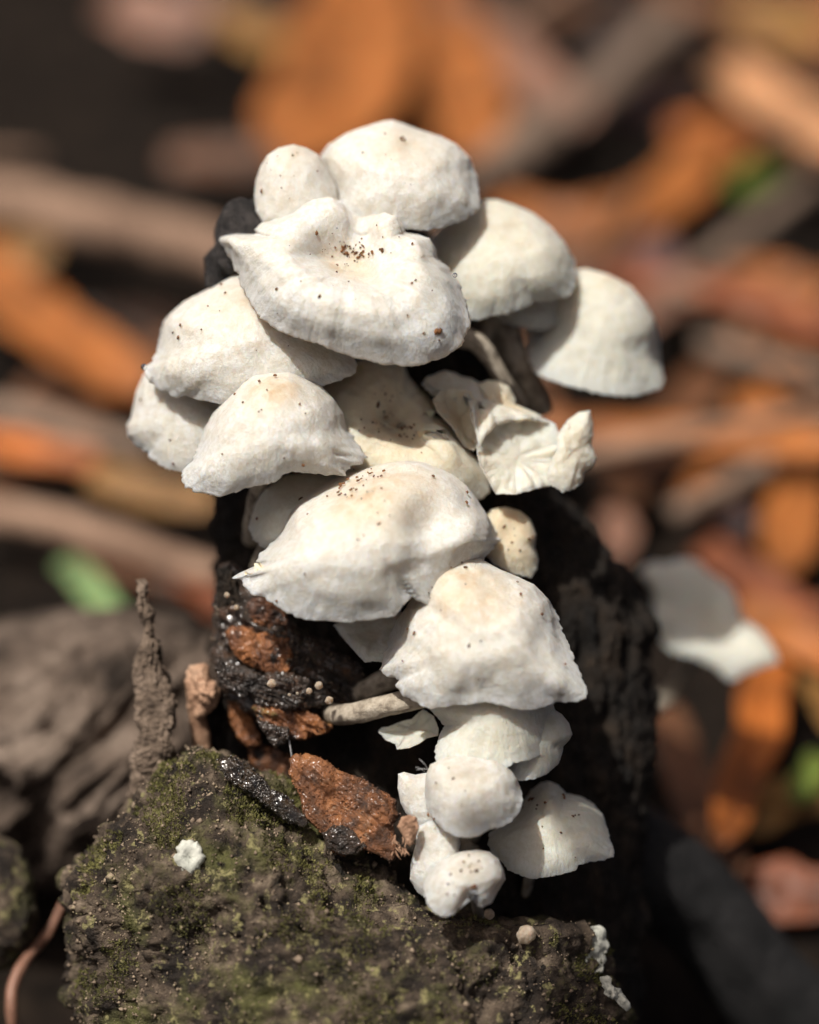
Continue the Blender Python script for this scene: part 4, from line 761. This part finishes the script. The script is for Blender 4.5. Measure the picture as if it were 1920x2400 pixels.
# ------------------------------------------------------------------ leaf litter and twigs behind
def leaf(label, pts, wpx, mat, lift=4, curl=.25, tiltb=.5, name='fallen_leaf', cat='leaf', group=None, taper=(.6, .93), parts=True, seed=0):
    """pts in the 1725-wide view; laid on the litter where the pixel rays meet it"""
    pw = []; ws = []
    for (x, y) in pts:
        p, dist = G(x*1.11304, y*1.11304, lift*1e-3); pw.append(np.array(p)); ws.append(wpx*1.11304*PXM*dist/DIST)
    return leaf_w(label, np.array(pw), np.mean(ws), mat, curl, tiltb, name, cat, group, taper, parts, seed)
def leaf_w(label, path, width, mat, curl, tiltb, name, cat, group, taper, parts, seed, facing=True):
    n = 26; m = 9
    u = np.linspace(0, 1, n); k = np.linspace(0, 1, len(path))
    C = np.stack([np.interp(u, k, path[:, i]) for i in range(3)], 1)
    for _ in range(3): C[1:-1] = (C[:-2]+2*C[1:-1]+C[2:])/4
    T = np.gradient(C, axis=0); T /= np.linalg.norm(T, axis=1, keepdims=True)
    nrm = np.array([0, 0, 1.])*(1-tiltb)+(-_F)*tiltb; nrm /= np.linalg.norm(nrm)
    Wd = np.cross(T, nrm); Wd /= np.linalg.norm(Wd, axis=1, keepdims=True); Nn = np.cross(Wd, T)
    wid = width*.5*np.clip(taper[0]+(1-taper[0])*np.sin(np.pi*np.clip(u, .0, 1))**.55, 0, 1)*np.where(u > taper[1], np.clip((1-u)/(1-taper[1]), .05, 1)**.5, 1)
    v = np.linspace(-1, 1, m)
    en = 1+.22*fbm(np.stack([u*5, u*0+seed*2.3, u*0], -1), 3); en2 = 1+.22*fbm(np.stack([u*5, u*0+seed*2.3+40, u*0], -1), 3)
    P = C[:, None]+Wd[:, None]*(wid[:, None]*np.where(v[None] < 0, en[:, None], en2[:, None])*v[None])[..., None]
    nz_ = fbm(np.stack([u[:, None]*4+0*v[None], v[None]*1.2+0*u[:, None], np.full((n, m), seed*3.7)], -1), 3)*width*.09
    P = P+Nn[:, None]*((v**2*curl)[None]*wid[:, None]+nz_)[..., None]
    P2 = P-Nn[:, None]*.0003
    V = np.concatenate([P.reshape(-1, 3), P2.reshape(-1, 3)]); nv = n*m
    F = [grid_faces(n, m, wrap=False), grid_faces(n, m, wrap=False, off=nv, flip=True)]
    b1 = [(i*m, (i+1)*m, nv+(i+1)*m, nv+i*m) for i in range(n-1)]+[((i+1)*m+m-1, i*m+m-1, nv+i*m+m-1, nv+(i+1)*m+m-1) for i in range(n-1)]
    b2 = [(j+1, j, nv+j, nv+j+1) for j in range(m-1)]+[((n-1)*m+j, (n-1)*m+j+1, nv+(n-1)*m+j+1, nv+(n-1)*m+j) for j in range(m-1)]
    F = np.concatenate(F+[np.array(b1), np.array(b2)])
    base = V[np.argmin(V[:, 2])]
    if parts:
        r = empty(name, base, label, cat, group)
        mesh('blade', V, F, M[mat], r, r.location)
        tube('midrib', P[::4, m//2]+Nn[::4]*.0002, [width*.03]*len(P[::4]), mat, r, r.location, nseg=16, nr=6, nz=0)
        return r
    o = mesh(name, V, F, M[mat], None, base); return tag(o, label, cat, group)
def twig(label, pts, wpx, mat='twig', lift=5, seed=0, group=None):
    pw = []; rs = []
    for (x, y) in pts:
        p, dist = G(x*1.11304, y*1.11304, lift*1e-3); pw.append(list(p)); rs.append(wpx*.5*1.11304*PXM*dist/DIST)
    rs = np.array(rs)*np.linspace(1.05, .85, len(rs))
    o = tube('twig', pw, rs, mat, None, np.array(pw[0]), nseg=60, nr=14, nz=.18, seed=seed, freq=9); return tag(o, label, 'twig', group)

LV = [
 ('broad orange leaf standing tall behind the top mushrooms', [(790, -120), (760, 60), (700, 220), (610, 350)], 250, 'leaf_orange', 22, .2),
 ('ochre orange leaf beside the broad tall one', [(900, -80), (930, 80), (980, 230), (1010, 340)], 190, 'leaf_orange', 16, .2),
 ('dark red brown leaf lying behind the egg shaped cap', [(350, 335), (470, 335), (600, 330), (700, 300)], 80, 'leaf_brown', 8, .2),
 ('pinkish brown leaf at the far edge of the litter', [(230, 10), (340, 40), (450, 60)], 130, 'leaf_pink', 18, .2),
 ('narrow ochre leaf tip near the dark hollow', [(430, 20), (520, 60), (600, 100)], 90, 'leaf_ochre', 16, .2),
 ('long pinkish strap leaf slanting beside the tall orange leaf', [(930, -20), (1040, 80), (1150, 190), (1230, 260)], 105, 'leaf_pink', 18, .1),
 ('curved orange leaf sweeping behind the soft blurred dome', [(1020, 420), (1180, 480), (1320, 465), (1430, 400), (1500, 300), (1560, 250)], 105, 'leaf_orange', 10, .3),
 ('brown leaf lying below the curved orange one', [(1130, 480), (1280, 520), (1430, 520)], 60, 'leaf_brown', 6, .2),
 ('bright tan strap leaf catching full sun', [(1520, 130), (1600, 190), (1700, 260), (1800, 320)], 115, 'leaf_tan', 24, .2),
 ('pale olive tan leaf behind the bright strap', [(1540, 20), (1620, 40), (1720, 90)], 110, 'leaf_ochre', 20, .2),
 ('small green leaf beneath the grey twig fork', [(1540, 400), (1600, 370), (1660, 340)], 62, 'leaf_green', 6, .2),
 ('glowing orange leaf corner under the bright tan strap', [(1420, 300), (1490, 290), (1570, 330)], 110, 'leaf_bright', 9, .2),
 ('mauve brown leaf in shade among orange ones', [(1280, 250), (1360, 210), (1420, 160)], 110, 'leaf_mauve', 6, .2),
 ('reddish leaf at the edge beside the grey twig', [(1540, 600), (1640, 600), (1740, 640)], 120, 'leaf_orange', 8, .2),
 ('tan orange leaf under the small curved twig', [(1540, 700), (1620, 720), (1700, 820)], 110, 'leaf_orange', 8, .2),
 ('dusty brown leaf hanging down behind outermost bell mushroom', [(1500, 780), (1430, 880), (1340, 1000), (1300, 1060)], 120, 'leaf_brown', 8, .3),
 ('orange leaf crossing beneath the forked twig', [(1580, 820), (1620, 920), (1560, 1000), (1440, 1080)], 120, 'leaf_orange', 10, .3),
 ('upright coral orange leaf at the right of the twig', [(1720, 860), (1690, 1000), (1660, 1140), (1640, 1200)], 110, 'leaf_orange', 9, .3),
 ('reddish brown leaf sloping behind the lone white mushroom', [(1480, 1150), (1600, 1240), (1720, 1330), (1800, 1380)], 100, 'leaf_red', 8, .3),
 ('bright orange leaf under the lone white mushroom', [(1560, 1270), (1660, 1340), (1790, 1420)], 90, 'leaf_orange', 14, .3),
 ('vivid orange leaf standing in the dark at lower right', [(1630, 1380), (1600, 1520), (1560, 1640), (1520, 1780)], 110, 'leaf_bright', 12, .2),
 ('brown leaf behind the vivid orange leaf', [(1400, 1480), (1440, 1620), (1500, 1760), (1560, 1880)], 100, 'leaf_brown', 6, .2),
 ('dim ochre leaf lying at lower right', [(1540, 1740), (1640, 1690), (1760, 1660)], 110, 'leaf_ochre', 6, .2),
 ('dull orange leaf stretched over the lower litter', [(1560, 1860), (1660, 1880), (1780, 1900)], 130, 'leaf_red', 4, .2),
 ('pinkish leaf lying beside the dark root', [(1560, 1960), (1640, 2040), (1740, 2130)], 60, 'leaf_pink', 8, .2),
 ('small buff leaf beside the dark stump shoulder', [(1290, 1180), (1310, 1130), (1290, 1070)], 70, 'leaf_pink', 10, .2),
 ('pinkish oval leaf above the lone white mushroom', [(1470, 1100), (1530, 1090), (1590, 1110)], 60, 'leaf_mauve', 8, .2),
 ('green sprig leaf in the dark lower right', [(1730, 1590), (1700, 1640), (1680, 1690)], 60, 'leaf_green', 10, .2),
 ('yellowish leaf at the dark lower right edge', [(1700, 1420), (1740, 1480), (1760, 1540)], 60, 'leaf_ochre', 10, .2),
 ('long orange leaf pointing at the broad left mushroom', [(-60, 520), (40, 640), (160, 730), (300, 830)], 140, 'leaf_orange', 14, .3),
 ('golden leaf beneath the thick left twig', [(-40, 500), (40, 520), (110, 540)], 90, 'leaf_ochre', 8, .2),
 ('dark orange leaf below the thin left twig', [(-40, 920), (80, 950), (210, 970)], 60, 'leaf_bright', 8, .2),
 ('golden brown leaf beside the front left bell mushroom', [(190, 1000), (300, 1030), (460, 1060)], 85, 'leaf_ochre', 6, .2),
 ('narrow green leaf blade poking up behind the weathered log', [(130, 1180), (190, 1235), (260, 1310)], 62, 'leaf_sage', 12, .2),
 ('rust leaf scrap beside the stump above the leaf scrap', [(380, 1210), (430, 1250), (470, 1290)], 60, 'leaf_red', 6, .2),
 ('brown leaf under the lowest left twig', [(150, 1160), (280, 1200), (420, 1240)], 60, 'leaf_brown', 4, .2),
 ('dull orange scrap beside the weathered log', [(-30, 1620), (10, 1650), (40, 1690)], 60, 'leaf_orange', 30, .2),
]
for i, (lab, pts, wpx, mt, lift, curl) in enumerate(LV): leaf(lab, pts, wpx, mt, lift, curl, seed=i)
TW = [
 ('thick tan twig lying behind the funnel mushroom on the left', [(-80, 425), (90, 440), (250, 480), (420, 515), (520, 560)], 105, 'twig', 14),
 ('thin pale twig crossing behind the lowest left mushroom', [(-60, 860), (90, 885), (200, 920), (330, 945)], 55, 'twigg', 8),
 ('long brown twig reaching toward the stump', [(-60, 1075), (100, 1100), (260, 1145), (470, 1215)], 70, 'twig', 8),
 ('grey brown twig rising behind the top mushroom', [(1020, 370), (1180, 260), (1300, 160), (1420, 40)], 85, 'twigg', 16),
 ('straight grey twig slanting up from outermost bell mushroom', [(1370, 650), (1480, 570), (1600, 470), (1760, 350)], 55, 'twigg', 12),
 ('short curved tan twig beside the straight grey twig', [(1400, 610), (1480, 625), (1550, 655), (1590, 690)], 42, 'twig', 12),
 ('forked brown twig pointing toward the ruffled mushroom', [(1420, 1080), (1540, 1020), (1640, 960), (1780, 900)], 48, 'twigg', 14),
 ('greyish twig at the right below the orange leaves', [(1480, 720), (1600, 760), (1760, 800)], 44, 'twigg', 10),
]
for i, (lab, pts, wpx, mt, lift) in enumerate(TW): twig(lab, pts, wpx, mt, lift, seed=i*3.)
for i in range(110):
    y = random.uniform(.12, .95); x = random.uniform(-.40, .40)*(0.35+y*.8)
    if random.random() < (.88 if x < -.02 else .45): continue
    if bare_soil(x, y): continue
    L = random.uniform(.05, .11); a = random.gauss(.3, .9) if x > 0 else random.gauss(-.4, .5); zz = random.uniform(.004, .018)
    p = np.array([[x-math.cos(a)*L/2, y-math.sin(a)*L/2, zz+random.uniform(-.003, .008)], [x, y+random.uniform(-.006, .006), zz+random.uniform(0, .008)], [x+math.cos(a)*L/2, y+math.sin(a)*L/2, zz+random.uniform(-.003, .008)]])
    lm = random.choice(['leaf_orange', 'leaf_brown', 'leaf_red', 'leaf_pink', 'leaf_ochre', 'leaf_brown'])
    lk = {'leaf_orange': 'rust orange', 'leaf_brown': 'chestnut brown', 'leaf_red': 'deep red brown', 'leaf_pink': 'pinkish brown', 'leaf_ochre': 'ochre'}[lm]
    leaf_w('narrow %s strap leaf lying in the litter' % lk, p, random.uniform(.006, .013), lm, random.uniform(-.4, .6), random.uniform(.1, .6), 'strap_leaf', 'leaf', 'narrow %s strap leaves' % lk, (.4, .8), False, i*2.9)
for i in range(34):
    y = random.uniform(.12, .9); x = random.uniform(-.36, .36)*(0.35+y*.8)
    if bare_soil(x, y): continue
    L = random.uniform(.07, .2); a = random.gauss(.5, .5) if x > 0 else random.gauss(-.3, .35); zz = random.uniform(.008, .022)
    p = [(x-math.cos(a)*L/2, y-math.sin(a)*L/2, zz), (x-math.cos(a)*L/6, y-math.sin(a)*L/6+random.uniform(-.006, .006), zz+.003), (x+math.cos(a)*L/5, y+math.sin(a)*L/5+random.uniform(-.006, .006), zz+.004), (x+math.cos(a)*L/2, y+math.sin(a)*L/2, zz)]
    r0 = random.uniform(.0009, .0024)
    o = tube('thin_twig', p, [r0, r0*.95, r0*.85, r0*.7], random.choice(['twig', 'twigg']), None, np.array(p[0]), nseg=30, nr=8, nz=.15, seed=i*1.9); tag(o, 'thin brown twig lying across the leaf litter', 'twig', 'thin twigs in the litter')
# darker small litter between the named leaves
k = 0
for i in range(230):
    y = random.uniform(.05, .95); x = random.uniform(-.42, .42)*(0.35+y*.9)
    if abs(x) < .05 and y < .09: continue
    if bare_soil(x, y): continue
    L = random.uniform(.025, .06); a = random.uniform(0, 2*math.pi); zz = random.uniform(.001, .006)
    p = np.array([[x-math.cos(a)*L/2, y-math.sin(a)*L/2, zz+random.uniform(0, .005)], [x, y, zz+random.uniform(0, .006)], [x+math.cos(a)*L/2, y+math.sin(a)*L/2, zz+random.uniform(0, .006)]])
    lm = random.choice(['leaf_dark', 'leaf_dark', 'leaf_dark', 'leaf_brown', 'leaf_mauve', 'leaf_brown']); lk = {'leaf_dark': 'blackish brown', 'leaf_brown': 'chestnut brown', 'leaf_mauve': 'dull mauve'}[lm]
    leaf_w('small %s leaf lying in the litter' % lk, p, random.uniform(.007, .016), lm, random.uniform(-.3, .5), random.uniform(0, .35), 'litter_leaf', 'leaf', 'small %s litter leaves' % lk, (.3, .85), False, i*1.7)

# ------------------------------------------------------------------ unseen leafy twig, added out of frame to darken the lower right
tw = empty('added_shade_twig', W(1900, 600, -250), 'unseen leafy twig added above the stump to shade its lower right', 'twig')
sv = np.array(SUN); cen_ = []
e_a = np.cross(sv, [0, 0, 1.]); e_a /= np.linalg.norm(e_a); e_b = np.cross(sv, e_a)
for i, (px, py, d, r, t) in enumerate([(1430, 1960, -2, 6, .36), (1500, 2430, 0, 9, .38)]):
    p = W(px, py, d)+sv*t; an = i*1.3+.4; dr_ = e_a*math.cos(an)+e_b*math.sin(an); L = r*1.25e-3
    path = np.array([p-dr_*L, p, p+dr_*L]); cen_.append(path[0])
    n = 20; m = 7; u = np.linspace(0, 1, n); v = np.linspace(-1, 1, m); wdv = np.cross(sv, dr_)
    wid = r*.9e-3*np.sin(np.pi*np.clip(u*.94+.03, 0, 1))**.6
    P = (path[0]+(path[2]-path[0])*u[:, None])[:, None]+wdv[None, None]*(wid[:, None]*v[None])[..., None]+sv*((np.abs(v)*.25)[None]*wid[:, None])[..., None]
    V = np.concatenate([P.reshape(-1, 3), (P-sv*.0003).reshape(-1, 3)]); nv = n*m
    mesh('leaf', V, np.concatenate([grid_faces(n, m, wrap=False), grid_faces(n, m, wrap=False, off=nv, flip=True)]), M['leaf_green'], tw, tw.location)
cen_ = sorted(cen_, key=lambda c: c[0]-c[1])
tube('stem', cen_+[cen_[-1]+np.array([.25, -.05, .15])], [.0008]*len(cen_)+[.002], 'twig', tw, tw.location, nseg=60, nr=8)
